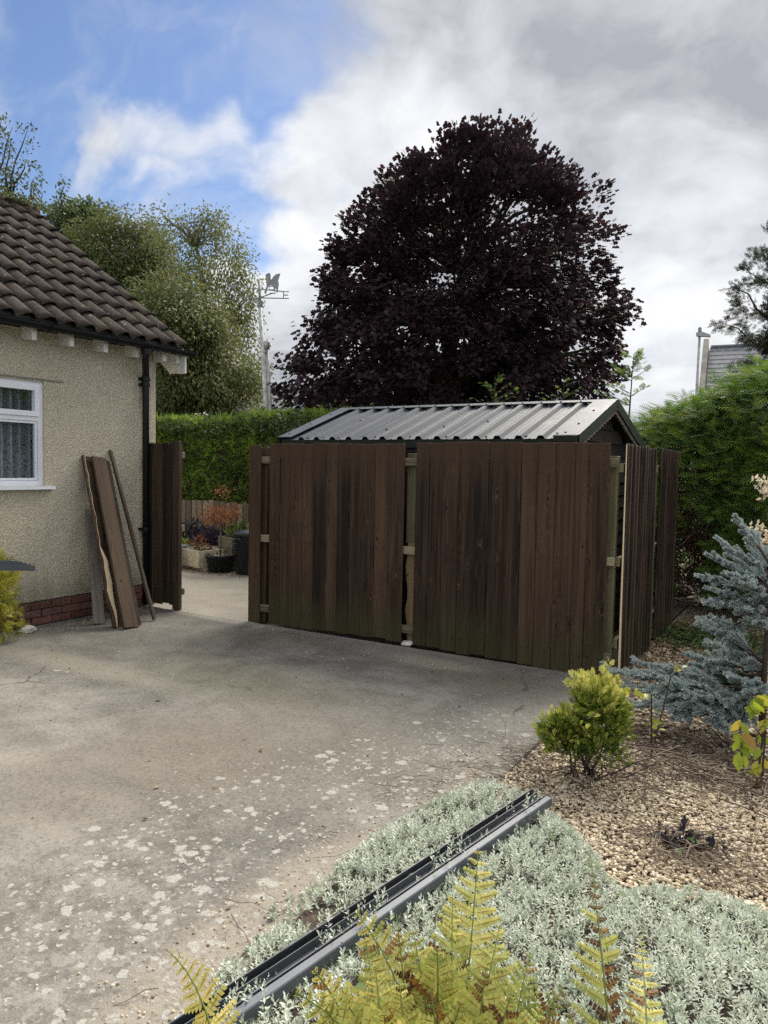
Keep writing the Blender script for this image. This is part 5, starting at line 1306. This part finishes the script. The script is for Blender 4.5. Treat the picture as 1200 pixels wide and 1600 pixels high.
MB().lathe([(.11, 0), (.145, .22), (.155, .22), (.155, .245), (.135, .245), (.13, .21)], sides=22).build('pot', M['blackpot'], bp_, True)
MB().lathe([(.13, .0), (.13, .01)], (0, 0, .205), 20).build('soil', M['soil'], bp_)
n = 160; P = np.stack([rng.uniform(-8.4, -7.1, n), 8.05 + rng.normal(size=n) * .06, np.full(n, .012)], 1)
kind(link_obj('leaf_litter', scatter_mesh('leaf_litter', *T_RHOMB, P, rnd_dirs(n) * np.array((1, 1, .2)), np.tile((0, 0, 1.), (n, 1)) + rng.normal(size=(n, 3)) * .3, rng.uniform(.02, .05, n), M['tan'], rng.random(n) * .5)), 'stuff')

# ------------------------------------------------------------------ the bed: gravel, silver groundcover
def ico():
    ph = (1 + 5 ** .5) / 2; v = np.array([(-1, ph, 0), (1, ph, 0), (-1, -ph, 0), (1, -ph, 0), (0, -1, ph), (0, 1, ph), (0, -1, -ph), (0, 1, -ph), (ph, 0, -1), (ph, 0, 1), (-ph, 0, -1), (-ph, 0, 1)]) / math.hypot(1, ph)
    f = np.array([(0, 11, 5), (0, 5, 1), (0, 1, 7), (0, 7, 10), (0, 10, 11), (1, 5, 9), (5, 11, 4), (11, 10, 2), (10, 7, 6), (7, 1, 8), (3, 9, 4), (3, 4, 2), (3, 2, 6), (3, 6, 8), (3, 8, 9), (4, 9, 5), (2, 4, 11), (6, 2, 10), (8, 6, 7), (9, 8, 1)])
    return v, f
ICO = ico()
def gravel(n, x0_, x1, y0_, y1, s0, s1):
    P = np.stack([rng.uniform(x0_, x1, n), rng.uniform(y0_, y1, n), np.zeros(n)], 1); P[:, 2] = -.012 + rng.random(n) * .012
    S = rng.uniform(s0, s1, n)[:, None] * np.stack([rng.uniform(.8, 1.35, n), rng.uniform(.65, 1.0, n), rng.uniform(.4, .7, n)], 1)
    Dd = rnd_dirs(n) * np.array((1, 1, .25)); N = np.tile((0, 0, 1.), (n, 1)) + rng.normal(size=(n, 3)) * .25
    return P, Dd, N, S
parts = [gravel(22000, -1.40, .45, 2.7, 4.5, .0055, .0130), gravel(5000, -1.34, .9, 4.5, 8.6, .011, .020)]
P, Dd, N, S = [np.concatenate(q) for q in zip(*parts)]
tn = np.clip(rng.beta(2.2, 2, len(P)) - np.where(P[:, 1] > 5.6, .18, 0), 0, 1)
kind(link_obj('gravel', scatter_mesh('gravel', ICO[0], ICO[1], P, Dd, N, S, M['pebble'], tn, True)), 'stuff')

edge = [(-1.60, .4), (-1.575, 1.38), (-1.545, 1.56), (-1.615, 1.88), (-1.655, 2.297), (-1.635, 2.751), (-1.56, 3.237), (-1.44, 3.46), (-1.21, 3.45), (-.90, 3.22), (-.72, 3.02), (-.61, 2.86), (-.50, 2.96), (-.30, 3.03), (-.12, 2.98), (.25, 2.9), (.9, 2.8), (.9, .4)]
def inside(px_, py_, poly):
    res = np.zeros(len(px_), bool); n = len(poly)
    for i in range(n):
        x1, y1 = poly[i]; x2, y2 = poly[(i + 1) % n]
        c = ((y1 > py_) != (y2 > py_)) & (px_ < (x2 - x1) * (py_ - y1) / (y2 - y1 + 1e-12) + x1); res ^= c
    return res
def edge_dist(px_, py_, poly):
    dmin = np.full(len(px_), 9.0); n = len(poly)
    for i in range(n):
        a = np.array(poly[i]); b_ = np.array(poly[(i + 1) % n]); ab = b_ - a; q = np.stack([px_, py_], 1) - a
        tt = np.clip((q @ ab) / (ab @ ab), 0, 1); dmin = np.minimum(dmin, np.linalg.norm(q - tt[:, None] * ab, axis=1))
    return dmin
n = 21000
X = rng.uniform(-1.72, .9, n); Y = rng.uniform(.4, 3.5, n)
wob = np.array([mnoise.noise(Vector((a * 5, b_ * 5, 0))) for a, b_ in zip(X, Y)])
ok = inside(X + .05 * wob, Y + .05 * wob, edge); X, Y, wob = X[ok], Y[ok], wob[ok]
ed = edge_dist(X, Y, edge); ln = np.array([mnoise.noise(Vector((a * 2.2, b_ * 2.2, 5))) for a, b_ in zip(X, Y)])
fn = np.array([mnoise.noise(Vector((a * 15, b_ * 15, 2))) for a, b_ in zip(X, Y)])
hgt = np.clip(ed / .12, .12, 1) * np.clip(.064 + .026 * ln + .016 * wob + .034 * fn, .02, .2)
# the trims press the plants down
def seg_dist(a, b_):
    a = np.array(a[:2]); b_ = np.array(b_[:2]); ab = b_ - a; q = np.stack([X, Y], 1) - a; tt = (q @ ab) / (ab @ ab)
    sd = (q[:, 0] * ab[1] - q[:, 1] * ab[0]) / np.linalg.norm(ab); return tt, sd
thin = np.ones(len(X), bool)
for lb, p, L, pr, m, zb in ch:
    a, b_ = along(p, L); tt, sd = seg_dist(a, b_); wmax = max(q[0] for q in pr)
    under = (tt > 0) & (tt < 1) & (sd < .018) & (sd > -wmax - .018)
    hgt = np.where(under, np.minimum(hgt, .035), hgt)
bare = ((ln < -.40) & (rng.random(len(X)) < .6)) | ((fn < -.42) & (rng.random(len(X)) < .6))
gapm = (rng.random(len(X)) < .04)
keep = ~bare & ~gapm; X, Y, hgt, ln, wob = X[keep], Y[keep], hgt[keep], ln[keep], wob[keep]
ne = 190; q_ = rng.random(ne); e_ = np.array((-1.148, 3.33)) + q_[:, None] * np.array((d1.x, d1.y)) * 2.3 + np.array((s1.x, s1.y)) * np.where(rng.random(ne) < .6, rng.normal(.052, .012, ne), rng.uniform(-.03, .15, ne))[:, None]
X = np.concatenate([X, e_[:, 0]]); Y = np.concatenate([Y, e_[:, 1]]); hgt = np.concatenate([hgt, rng.uniform(.085, .120, ne) * (.75 + .35 * np.sin(q_ * 25))]); ln = np.concatenate([ln, np.zeros(ne)])
ns = len(X); LV = 13
lean_ = rng.normal(size=(ns, 3)) * .35 + np.array((0, 0, 1.0)); lean_ = unit(lean_)
base = np.stack([X, Y, hgt * .35], 1); tipz = hgt * rng.uniform(.75, 1.25, ns)
k = np.tile(np.arange(LV), ns); frac = .25 + .75 * k / (LV - 1)
Ps = np.repeat(base, LV, 0) + np.repeat(lean_ * tipz[:, None], LV, 0) * frac[:, None] * .95
an = k * 2.399 + np.repeat(rng.uniform(0, 6.3, ns), LV)
spread = 1.15 - .75 * frac
Dv = np.repeat(lean_, LV, 0) * (1.15 - spread)[:, None] + np.stack([np.cos(an), np.sin(an), np.zeros_like(an)], 1) * spread[:, None] + rng.normal(size=(len(an), 3)) * .15
Nv = np.repeat(lean_, LV, 0) - Dv * .2
sz = np.repeat(rng.uniform(.6, 1.4, ns), LV) * (.0205 - .006 * frac)
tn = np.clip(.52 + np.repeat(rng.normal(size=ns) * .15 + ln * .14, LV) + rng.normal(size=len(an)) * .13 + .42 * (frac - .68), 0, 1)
SILV = (np.array([(0, 0, 0), (.55, .20, .07), (1, 0, .02), (.55, -.20, .07), (.5, 0, 0)]), np.array([(0, 4, 2, 1), (0, 3, 2, 4)]))
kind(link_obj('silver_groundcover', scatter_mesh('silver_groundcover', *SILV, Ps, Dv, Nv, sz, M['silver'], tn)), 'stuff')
n = 46; P = np.stack([rng.uniform(-1.45, .3, n), rng.uniform(1.3, 3.1, n), rng.uniform(.05, .085, n)], 1)
kind(link_obj('weeds', scatter_mesh('weeds', *T_RHOMB, P, rnd_dirs(n) * np.array((1, 1, .3)), np.tile((0, 0, 1.), (n, 1)) + rng.normal(size=(n, 3)) * .4, rng.uniform(.025, .055, n), M['herb'], rng.random(n) * .5 + .3)), 'stuff')
# soil and dry stems under it
mat_poly = [(-1.52, .4), (-1.50, 1.6), (-1.56, 2.2), (-1.54, 2.8), (-1.46, 3.2), (-1.22, 3.36), (-.9, 3.12), (-.62, 2.78), (-.3, 2.95), (.9, 2.7), (.9, .4)]
kind(MB().prism([(x, y, .018) for x, y in mat_poly], (0, 0, -.03)).build('bed_soil', M['soil']), 'structure')

# twigs and dry stems
def twig_stuff(name, n, cx, cy, sx, sy, zmax, L, r_, seed_dir=None, tone_lo=0.0, tone_hi=1.0):
    mb = MB(); tn = []
    for i in range(n):
        a = Vector((cx + rng.normal() * sx, cy + rng.normal() * sy, .01 + abs(rng.normal()) * zmax))
        an = rng.uniform(0, 2 * math.pi) if seed_dir is None else seed_dir + rng.normal() * .5
        ll = L * rng.uniform(.4, 1.3); b_ = a + Vector((math.cos(an) * ll, math.sin(an) * ll, rng.normal() * .12 * ll)); b_.z = max(b_.z, .006)
        nf = len(mb.f); mb.tube(wig(a, b_, 4, .04 * ll), [r_, r_ * .9, r_ * .75, r_ * .55, r_ * .3], 4, False); tn += [rng.uniform(tone_lo, tone_hi)] * (len(mb.f) - nf)
    F = np.array(mb.f); return kind(link_obj(name, np_mesh(name, np.array(mb.v), F, M['twig'], np.array(tn))), 'stuff')
twig_stuff('dead_twigs', 300, -.45, 4.25, .38, .22, .05, .34, .0032)
twig_stuff('dead_twigs', 130, -.95, 3.85, .20, .16, .035, .22, .0025)
twig_stuff('dead_twigs', 130, -.52, 3.28, .16, .10, .025, .22, .0022, tone_lo=.4)
twig_stuff('dead_twigs', 70, -.25, 3.25, .12, .12, .03, .20, .0018, tone_lo=.5)
twig_stuff('dead_twigs', 120, -1.35, 3.75, .10, .20, .02, .20, .0018)
twig_stuff('dead_twigs', 150, -.55, 2.3, .55, .45, .045, .10, .0013, tone_lo=.4)
twig_stuff('dead_twigs', 40, -1.62, 3.0, .25, .7, .004, .22, .0016, tone_lo=.1, tone_hi=.6)
n = 1500; P = np.stack([rng.uniform(-1.33, -.2, n), rng.uniform(5.6, 8.6, n), rng.uniform(.004, .02, n)], 1)
kind(link_obj('leaf_litter', scatter_mesh('leaf_litter', *T_RHOMB, P, rnd_dirs(n) * np.array((1, 1, .2)), np.tile((0, 0, 1.), (n, 1)) + rng.normal(size=(n, 3)) * .35, rng.uniform(.03, .06, n), M['tan'], rng.random(n))), 'stuff')
n = 1600; P = np.stack([rng.normal(size=n) * .28 - .95, rng.normal(size=n) * .30 + 7.7, rng.uniform(.0, .06, n)], 1)
kind(link_obj('ground_ivy', scatter_mesh('ground_ivy', *T_RHOMB, P, rnd_dirs(n) * np.array((1, 1, .4)), np.tile((0, 0, 1.), (n, 1)) + rng.normal(size=(n, 3)) * .5, rng.uniform(.03, .06, n), M['herb'], rng.random(n) * .6)), 'stuff')
n = 45; P = np.stack([rng.uniform(-5.8, -1.6, n), rng.uniform(1.6, 5.6, n), np.full(n, .006)], 1)
kind(link_obj('leaf_litter', scatter_mesh('leaf_litter', *T_RHOMB, P, rnd_dirs(n) * np.array((1, 1, .2)), np.tile((0, 0, 1.), (n, 1)) + rng.normal(size=(n, 3)) * .4, rng.uniform(.015, .04, n), M['tan'], rng.random(n) * .7)), 'stuff')
# crumbs of broken concrete
n = 1500; fx = rng.random(n); P = np.stack([np.where(fx < .6, -1.56 + rng.normal(size=n) * .16, np.where(fx < .8, -6.35 + rng.normal(size=n) * .12, rng.uniform(-6, -1.6, n))), np.where(fx < .6, rng.uniform(1.3, 4.0, n), rng.uniform(2.5, 5.7, n)), np.full(n, .001)], 1)
kind(link_obj('concrete_crumbs', scatter_mesh('concrete_crumbs', ICO[0], ICO[1], P, rnd_dirs(n), rnd_dirs(n), rng.uniform(.002, .007, n), M['pebble'], rng.random(n) * .7)), 'stuff')

# ------------------------------------------------------------------ shrubs in the bed
th = thing('gold_conifer', 'small gold tipped conifer bush at the corner of the drive', 'shrub', (-1.02, 3.86, 0))
def conifer_fans(par, cen, rad, n, sz, m, seed, bias):
    dd = rnd_dirs(n); dd[:, 2] = np.abs(dd[:, 2]) * 1.1 - .25; dd = unit(dd); rr_ = rng.uniform(.25, 1, n) ** .5
    rr_ *= 1 + .60 * surf_noise(dd * 2.2 + seed, 1.0, seed * 3.1)
    P = np.array(cen) + dd * rr_[:, None] * np.array(rad)
    nz = surf_noise(P * 9, 1.0, seed)
    D = unit(dd + np.array((0, 0, .9)) + rng.normal(size=(n, 3)) * .35)
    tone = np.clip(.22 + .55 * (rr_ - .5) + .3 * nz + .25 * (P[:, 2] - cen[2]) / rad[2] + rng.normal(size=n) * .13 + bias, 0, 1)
    link_obj('foliage', scatter_mesh('foliage', *T_SPRAY, P, D, rnd_dirs(n), rng.uniform(.7, 1.3, n) * sz, m, tone), None, par)
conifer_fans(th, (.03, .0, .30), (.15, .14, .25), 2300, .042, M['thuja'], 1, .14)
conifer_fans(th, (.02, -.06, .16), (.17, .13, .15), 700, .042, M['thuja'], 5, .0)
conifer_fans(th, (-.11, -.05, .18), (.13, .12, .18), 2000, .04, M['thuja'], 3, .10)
mb = MB()
for i in range(26): mb.tube(wig((rng.normal() * .05, rng.normal() * .04, 0), (rng.normal() * .13 + .06, rng.normal() * .1 - .04, rng.uniform(.12, .3)), 3, .015), [.005, .004, .003, .0015], 4)
mb.build('stems', M['bark'], th)

# blue spruce: branches, each with bottle-brush shoots
spc = thing('blue_spruce', 'blue spruce with an upright leader and low spreading branches', 'conifer', (-.30, 5.05, 0))
def brush(p, d, L, rad, per, out):
    """needles around one shoot from p along d"""
    d = unit(np.array(d)); n = int(per * L / .10)
    q = rng.random(n); an = rng.uniform(0, 2 * math.pi, n); a = unit(np.cross(d, (0.3, .1, 1.0))); b_ = np.cross(d, a)
    ring = np.cos(an)[:, None] * a + np.sin(an)[:, None] * b_
    P = np.array(p) + d * (q * L)[:, None]
    D = unit(ring * .85 + d * .75 + np.array((0, 0, .25)) + rng.normal(size=(n, 3)) * .1)
    S = np.stack([rad * rng.uniform(.8, 1.2, n), np.full(n, .016), np.full(n, .016)], 1)
    out.append((P, D, S))
NEED = (np.array([(0, .12, 0), (.6, .15, .0), (1, 0, 0), (.6, -.15, 0), (0, -.12, 0)]), np.array([(0, 4, 3, 2, 1)]))
def spruce_branch(par, a, b_, shoots, m=None, L0=.11, rad=.021, per=230, tip_bias=.0):
    """limb from a to b (relative to the tree), with side shoots in a flat fan towards the tip"""
    a, b_ = np.array(a, float), np.array(b_, float); d = b_ - a; out = []
    Ltot = np.linalg.norm(d); ud_ = d / Ltot; side = unit(np.cross(ud_, (0, 0, 1.0)))
    for i in range(shoots):
        q = rng.uniform(.30, 1.0); sg = 1 if i % 2 else -1
        p = a + d * q; dr = ud_ * .75 + side * sg * rng.uniform(.35, .95) + np.array((0, 0, rng.normal() * .20 + .12))
        brush(p, dr, L0 * rng.uniform(.7, 1.3) * (1.25 - .5 * q), rad, per, out)
    brush(a + d * .55, ud_, Ltot * .45 + .05, rad, per, out)
    P = np.concatenate([o_[0] for o_ in out]); D = np.concatenate([o_[1] for o_ in out]); S = np.concatenate([o_[2] for o_ in out])
    tone = np.clip(rng.beta(2.4, 2, len(P)) + tip_bias, 0, 1)
    br = link_obj('branch', MB().tube(wig(a, b_, 3, .012), [.012, .009, .006, .003], 5).mesh('branch', True), M['bark'], par)
    link_obj('needles', scatter_mesh('needles', *NEED, P, D, rnd_dirs(len(P)), S, m or M['spruce'], tone), None, br)
MB().tube([(.0, .0, -.02), (.0, 0, .6), (.02, .0, 1.22)], [.020, .015, .006], 8).build('trunk', M['bark'], spc, True)
def SV(x, y, d):   # a spot that the photograph shows d metres ahead, relative to the spruce
    p = vf(px(x, d), d, pz(y, d, x)); return np.array(p) - np.array(spc.location)
trk = lambda z: (.005, 0, z)
up_ = [(1158, 818, 4.62, 1.06), (1132, 848, 4.6, .98), (1118, 872, 4.5, .92), (1180, 850, 4.7, .98), (1110, 905, 4.5, .86), (1128, 925, 4.35, .80), (1118, 945, 4.3, .80), (1150, 900, 4.3, .9), (1170, 915, 4.25, .86), (1195, 895, 4.5, .92),
       (1200, 935, 4.3, .80), (1165, 955, 4.2, .76), (1145, 985, 4.25, .70), (1190, 975, 4.15, .70), (1215, 960, 4.5, .8), (1150, 870, 4.9, .92), (1190, 940, 4.9, .8), (1225, 910, 4.7, .85)]
for x, y, d_, z in up_: spruce_branch(spc, trk(z), SV(x, y, d_), 17, L0=.09, rad=.021)
lowb = [(965, 1052, 4.85, .24), (985, 1078, 4.65, .24), (1010, 1040, 4.95, .3), (1050, 1095, 4.45, .24), (1015, 1110, 4.4, .22), (1110, 978, 4.75, .45), (1128, 972, 4.7, .45), (1092, 1028, 4.9, .40), (1105, 1045, 4.8, .38), (1125, 1010, 5.0, .42), (1160, 1020, 4.6, .42), (1185, 1040, 4.5, .40),
        (1040, 1045, 4.75, .28), (1000, 1060, 4.7, .26), (975, 1055, 4.75, .26), (1020, 1085, 4.5, .24), (1060, 1075, 4.5, .28), (1045, 1110, 4.35, .22), (1075, 1128, 4.3, .20), (1110, 1120, 4.25, .22), (1140, 1140, 4.2, .20), (1095, 1095, 4.3, .24), (1150, 1100, 4.25, .26), (1160, 1065, 4.3, .3), (1195, 1085, 4.2, .3), (1035, 1060, 4.9, .3)]
for x, y, d_, z in lowb: spruce_branch(spc, trk(z), SV(x, y, d_), 24, L0=.10, rad=.022, tip_bias=.0)
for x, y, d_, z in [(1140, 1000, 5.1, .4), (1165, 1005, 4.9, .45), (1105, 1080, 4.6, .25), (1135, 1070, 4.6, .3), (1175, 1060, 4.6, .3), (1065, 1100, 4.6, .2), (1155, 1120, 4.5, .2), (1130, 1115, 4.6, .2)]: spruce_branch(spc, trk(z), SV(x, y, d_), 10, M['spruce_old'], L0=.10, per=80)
# yellow leaved climber hanging at the right
OV = (np.array([(0, 0, 0), (.25, .22, .05), (.6, .25, .03), (1, 0, -.10), (.6, -.25, .03), (.25, -.22, .05), (.3, 0, -.01), (.62, 0, -.03)]), np.array([(0, 6, 1, 1), (6, 7, 2, 1), (7, 3, 3, 2), (0, 5, 6, 6), (6, 5, 4, 7), (7, 4, 3, 3)]))
OV = (OV[0], np.array([(0, 6, 1), (6, 7, 2), (6, 2, 1), (7, 3, 2), (0, 5, 6), (6, 5, 4), (6, 4, 7), (7, 4, 3)]))
def leafy_stem(root, base_loc, pts, n, sz, m, hangd, biasn=(0, -1, .2)):
    pts = [np.array(p) for p in pts]; mb = MB(); mb.tube([Vector(p - base_loc) for p in pts], [.006] + [.004] * (len(pts) - 1), 5); mb.build('stem', M['twig'], root)
    for i in range(n):
        q = rng.random() * (len(pts) - 1); j = int(q); p = pts[j] + (pts[min(j + 1, len(pts) - 1)] - pts[j]) * (q - j)
        D = unit(np.array([rng.normal() * .6, rng.normal() * .6, hangd]))[None]
        me = scatter_mesh('leaf', *OV, (p - base_loc + rng.normal(size=3) * .015)[None], D, (np.array(biasn) + rng.normal(size=3) * .5)[None], np.array([sz * rng.uniform(.7, 1.2)]), m, np.array([rng.random()]))
        link_obj('leaf', me, None, root)
yc = thing('climber', 'yellow green broad leaved climber stem hanging at the right edge', 'plant', tuple(vf(1.95, 3.75)))
W3 = lambda x, y, d: np.array(vf(px(x, d), d, pz(y, d, x)))
bl = np.array(yc.location)
leafy_stem(yc, bl, [bl + (0, 0, 0), W3(1215, 1090, 3.7), W3(1190, 1095, 3.6), W3(1172, 1130, 3.55), W3(1178, 1190, 3.5)], 30, .085, M['yellow'], -.9)
leafy_stem(yc, bl, [bl + (0.02, 0, 0), W3(1215, 1130, 3.7), W3(1203, 1150, 3.6), W3(1198, 1180, 3.55)], 9, .075, M['yellow'], -.9)
vn = thing('bindweed', 'thin vine with yellowing leaves scrambling through the low spruce branches', 'plant', tuple(vf(1.55, 4.15)))
bl = np.array(vn.location)
leafy_stem(vn, bl, [bl, W3(1030, 1090, 4.05), W3(985, 1080, 3.95), W3(960, 1110, 3.75), W3(930, 1130, 3.62)], 16, .055, M['yellow'], -.2, (0, -.4, 1))
leafy_stem(vn, bl, [bl, W3(1060, 1060, 4.35), W3(1072, 1045, 4.5), W3(1090, 1070, 4.3)], 9, .05, M['yellow'], .1, (0, -.4, 1))
ps = thing('pale_shrub', 'cream and pink leaved shrub twigs entering at the right edge before the hedge', 'shrub', tuple(vf(2.95, 5.3)))
bl = np.array(ps.location)
for pts in ([bl, W3(1240, 800, 5.3), W3(1205, 755, 5.25), W3(1178, 752, 5.2)], [bl, W3(1235, 850, 5.2), W3(1200, 832, 5.15), W3(1176, 826, 5.1)], [bl, W3(1240, 830, 5.2), W3(1205, 850, 5.15), W3(1178, 852, 5.1)], [bl, W3(1240, 790, 5.25), W3(1210, 770, 5.2), W3(1195, 772, 5.15)]):
    leafy_stem(ps, bl, pts[0:1] + pts[1:], 0, .05, M['pale'], .1)
    n = 46; q = rng.random(n) ** .7; P = np.array([pts[2] + (pts[3] - pts[2]) * (a * 1.3 - .3) for a in q]) - bl + rng.normal(size=(n, 3)) * .02
    link_obj('leaves', scatter_mesh('leaves', *T_RHOMB, P, rnd_dirs(n) + np.array((0, 0, .2)), rnd_dirs(n) + np.array((0, -.5, .6)), rng.uniform(.03, .055, n), M['pale'], rng.random(n)), None, ps)
# dark tangle left by the gravel
db = thing('dead_plant', 'collapsed dead plant with blackened leaves lying on the gravel', 'plant', (-.47, 3.34, 0))
n = 60; P = np.stack([rng.normal(size=n) * .05 + .0, rng.normal(size=n) * .04 + .03, rng.uniform(.01, .05, n)], 1)
link_obj('black_leaves', scatter_mesh('black_leaves', *T_RHOMB, P, rnd_dirs(n), rnd_dirs(n), rng.uniform(.03, .06, n), M['purple'], rng.random(n) * .15), None, db)
mb = MB()
for i in range(40): 
    an = rng.uniform(0, 6.28); mb.tube(wig((rng.normal() * .02, rng.normal() * .02, .01), (math.cos(an) * rng.uniform(.08, .22), math.sin(an) * rng.uniform(.05, .14), rng.uniform(.01, .07)), 3, .012), [.003, .0025, .002, .001], 4)
mb.build('stems', M['twig'], db)
P = np.array([(.06, .02, .03), (.10, .04, .035), (-.02, -.08, .03)]); link_obj('leaves', scatter_mesh('leaves', *OV, P, rnd_dirs(3) * (1, 1, .2), np.tile((0, -.3, 1.), (3, 1)), np.array([.06, .055, .05]), M['herb'], np.array([.6, .7, .4])), None, db)

# ------------------------------------------------------------------ ferns
def frond(par, base_loc, p0, p1, bow, width, npin, tone0, tip_brown=0.0, lop=1.0, curl=0.0):
    width *= 1.32; npin = int(npin * .84)
    """one fern frond: curved midrib, paired pinnae each toothed with pinnules"""
    p0, p1, bow = np.array(p0, float), np.array(p1, float), np.array(bow, float)
    hz = (p1 - p0) * np.array((1, 1, 0))
    pm = (p0 + p1) / 2 + bow - .16 * hz + np.array((0, 0, .05)); p1 = p1 - np.array((0, 0, .012))
    tone0 = tone0 + rng.normal() * .06
    def C(q): return (1 - q) ** 2 * p0 + 2 * q * (1 - q) * pm + q * q * p1
    face = unit(np.array((.35, -.80, .45)) + rng.normal(size=3) * .17)
    twist = rng.normal() * .35
    V, F, T = [], [], []
    pts = [C(q) for q in np.linspace(0, 1, 14)]
    for i in range(npin):
        q = .16 + .83 * (i / (npin - 1)) ** .92
        c = C(q); tg = unit(C(min(q + .01, 1)) - C(q - .01)); side = unit(np.cross(tg, unit(face + twist * (q - .5) * np.cross(tg, face)))); nrm = np.cross(side, tg)
        prof = min(1, (q + .10) / .42) ** .8 * min(1, (1.02 - q) / .66) ** .9
        for sg in (1, -1):
            L = width / 2 * prof * rng.uniform(.88, 1.1) * (lop if sg > 0 else 1)
            if L < .004: continue
            dr = unit(side * sg * .92 + tg * (.40 + rng.normal() * .06) + nrm * (rng.normal() * .16 - .10) )
            pt = tone0 + rng.normal() * .07
            br = max(0, (q - (1 - tip_brown)) / max(tip_brown, .01)) if tip_brown else 0
            if tip_brown and rng.random() < .25 + br: pt = rng.uniform(0, .2)
            if rng.random() < .05: pt = rng.uniform(.05, .3)
            shrink = .55 if pt < .22 and tip_brown else 1.0
            L *= shrink
            m_ = max(4, int(L / .0075))
            pd = unit(np.cross(nrm, dr))
            for j in range(m_):
                s_ = (j + .3) / m_; wl = .0142 * (1 - .70 * s_) * min(1, L / .05) + .0018
                cpt = c + dr * L * s_ - nrm * ((.22 + .1 * math.sin(i * 1.7)) * L * s_ * s_) + tg * (.16 * L * s_ * s_) + (nrm * curl * L * s_ * s_)
                st_ = L / m_
                for sg2 in (1, -1):
                    k = len(V); tipv = cpt + pd * sg2 * wl + dr * st_ * .75 - nrm * .0015
                    V += [cpt, cpt + pd * sg2 * wl * .62 - dr * st_ * .05, tipv, cpt + dr * st_ * .95]
                    F.append((k, k + 1, k + 2, k + 3)); T.append(np.clip(pt + rng.normal() * .04, 0, 1))
            k = len(V); V += [c, c + dr * L * .5 + pd * .0012, c + dr * L, c + dr * L * .5 - pd * .0012]; F.append((k, k + 1, k + 2, k + 3)); T.append(.3)
    f = link_obj('frond', np_mesh('frond', np.array(V) - base_loc, np.array(F), M['fern'], np.array(T)), None, par)
    mb = MB().tube([Vector(p - base_loc) for p in pts], list(np.linspace(.0042, .0010, 14)), 5)
    link_obj('midrib', np_mesh('midrib', np.array(mb.v), np.array([x for x in mb.f if len(x) == 4]), M['fern'], np.full(sum(len(x) == 4 for x in mb.f), .37)), None, f)
fa = thing('fern', 'yellow fern with one bright frond arching over the near end of the metal trims', 'fern', (-.82, .85, 0), 'yellowing ferns in front of the silver plants')
B = np.array(fa.location)
frond(fa, B, (-.82, .88, .02), W3(258, 1502, 1.55), (.12, .02, .30), .13, 26, .86)
frond(fa, B, (-.84, .86, .02), (-1.10, .62, .55), (.0, .0, .15), .15, 24, .8)
fb = thing('fern', 'big yellow green fern of many fronds at the middle of the bed edge', 'fern', (-.47, .98, 0), 'yellowing ferns in front of the silver plants')
B = np.array(fb.location)
b0_ = lambda: (-.47 + rng.normal() * .04, .98 + rng.normal() * .04, .03)
frond(fb, B, b0_(), W3(762, 1335, 1.66), (.05, -.02, .10), .27, 32, .72, lop=1.05)
frond(fb, B, b0_(), W3(722, 1411, 1.55), (.0, .0, .10), .23, 29, .60)
frond(fb, B, b0_(), W3(566, 1440, 1.50), (.05, .06, .20), .22, 28, .76)
frond(fb, B, b0_(), W3(632, 1443, 1.42), (.03, .02, .12), .075, 24, .18, curl=.5)
frond(fb, B, b0_(), W3(660, 1470, 1.40), (.0, .0, .14), .22, 28, .66)
frond(fb, B, b0_(), W3(850, 1510, 1.42), (.0, .02, .18), .17, 30, .42, curl=.4)
frond(fb, B, b0_(), W3(905, 1570, 1.36), (.02, .0, .16), .17, 30, .32, curl=.5)
frond(fb, B, b0_(), W3(500, 1535, 1.22), (.0, .0, .18), .17, 28, .82)
frond(fb, B, b0_(), W3(600, 1530, 1.30), (.0, .0, .20), .19, 30, .66)
frond(fb, B, b0_(), W3(700, 1500, 1.34), (.0, .0, .18), .19, 30, .58)
frond(fb, B, b0_(), W3(780, 1530, 1.30), (.0, .0, .18), .19, 30, .72, tip_brown=.3)
frond(fb, B, b0_(), W3(545, 1580, 1.20), (.0, .0, .18), .17, 28, .74)
frond(fb, B, b0_(), W3(820, 1580, 1.25), (.0, .0, .15), .18, 28, .66)
frond(fb, B, b0_(), W3(690, 1570, 1.20), (.0, .0, .15), .18, 28, .62, tip_brown=.2)
for i, (x_, y_, d_) in enumerate([(520, 1600, 1.1), (585, 1490, 1.36), (640, 1560, 1.24), (740, 1590, 1.2), (800, 1460, 1.46), (870, 1600, 1.3), (615, 1610, 1.15), (470, 1570, 1.12)]):
    frond(fb, B, b0_(), W3(x_, y_, d_), (rng.normal() * .05, rng.normal() * .04, .14 + .1 * rng.random()), .18, 28, [.5, .62, .7, .56][i % 4])
fc = thing('fern', 'sparse fern with a tall brown tipped frond and a pale one, rightmost', 'fern', (-.22, 1.27, 0), 'yellowing ferns in front of the silver plants')
B = np.array(fc.location)
frond(fc, B, (-.22, 1.27, .02), W3(942, 1345, 1.80), (-.02, .02, .10), .165, 30, .60, tip_brown=.62)
frond(fc, B, (-.20, 1.30, .02), W3(1028, 1478, 1.85), (.0, .03, .12), .13, 30, .74)
frond(fc, B, (-.20, 1.26, .02), W3(1010, 1560, 1.55), (.0, .0, .12), .13, 24, .55, tip_brown=.5)
frond(fc, B, (-.22, 1.25, .02), W3(900, 1560, 1.5), (.0, .0, .10), .12, 24, .30, tip_brown=.6)
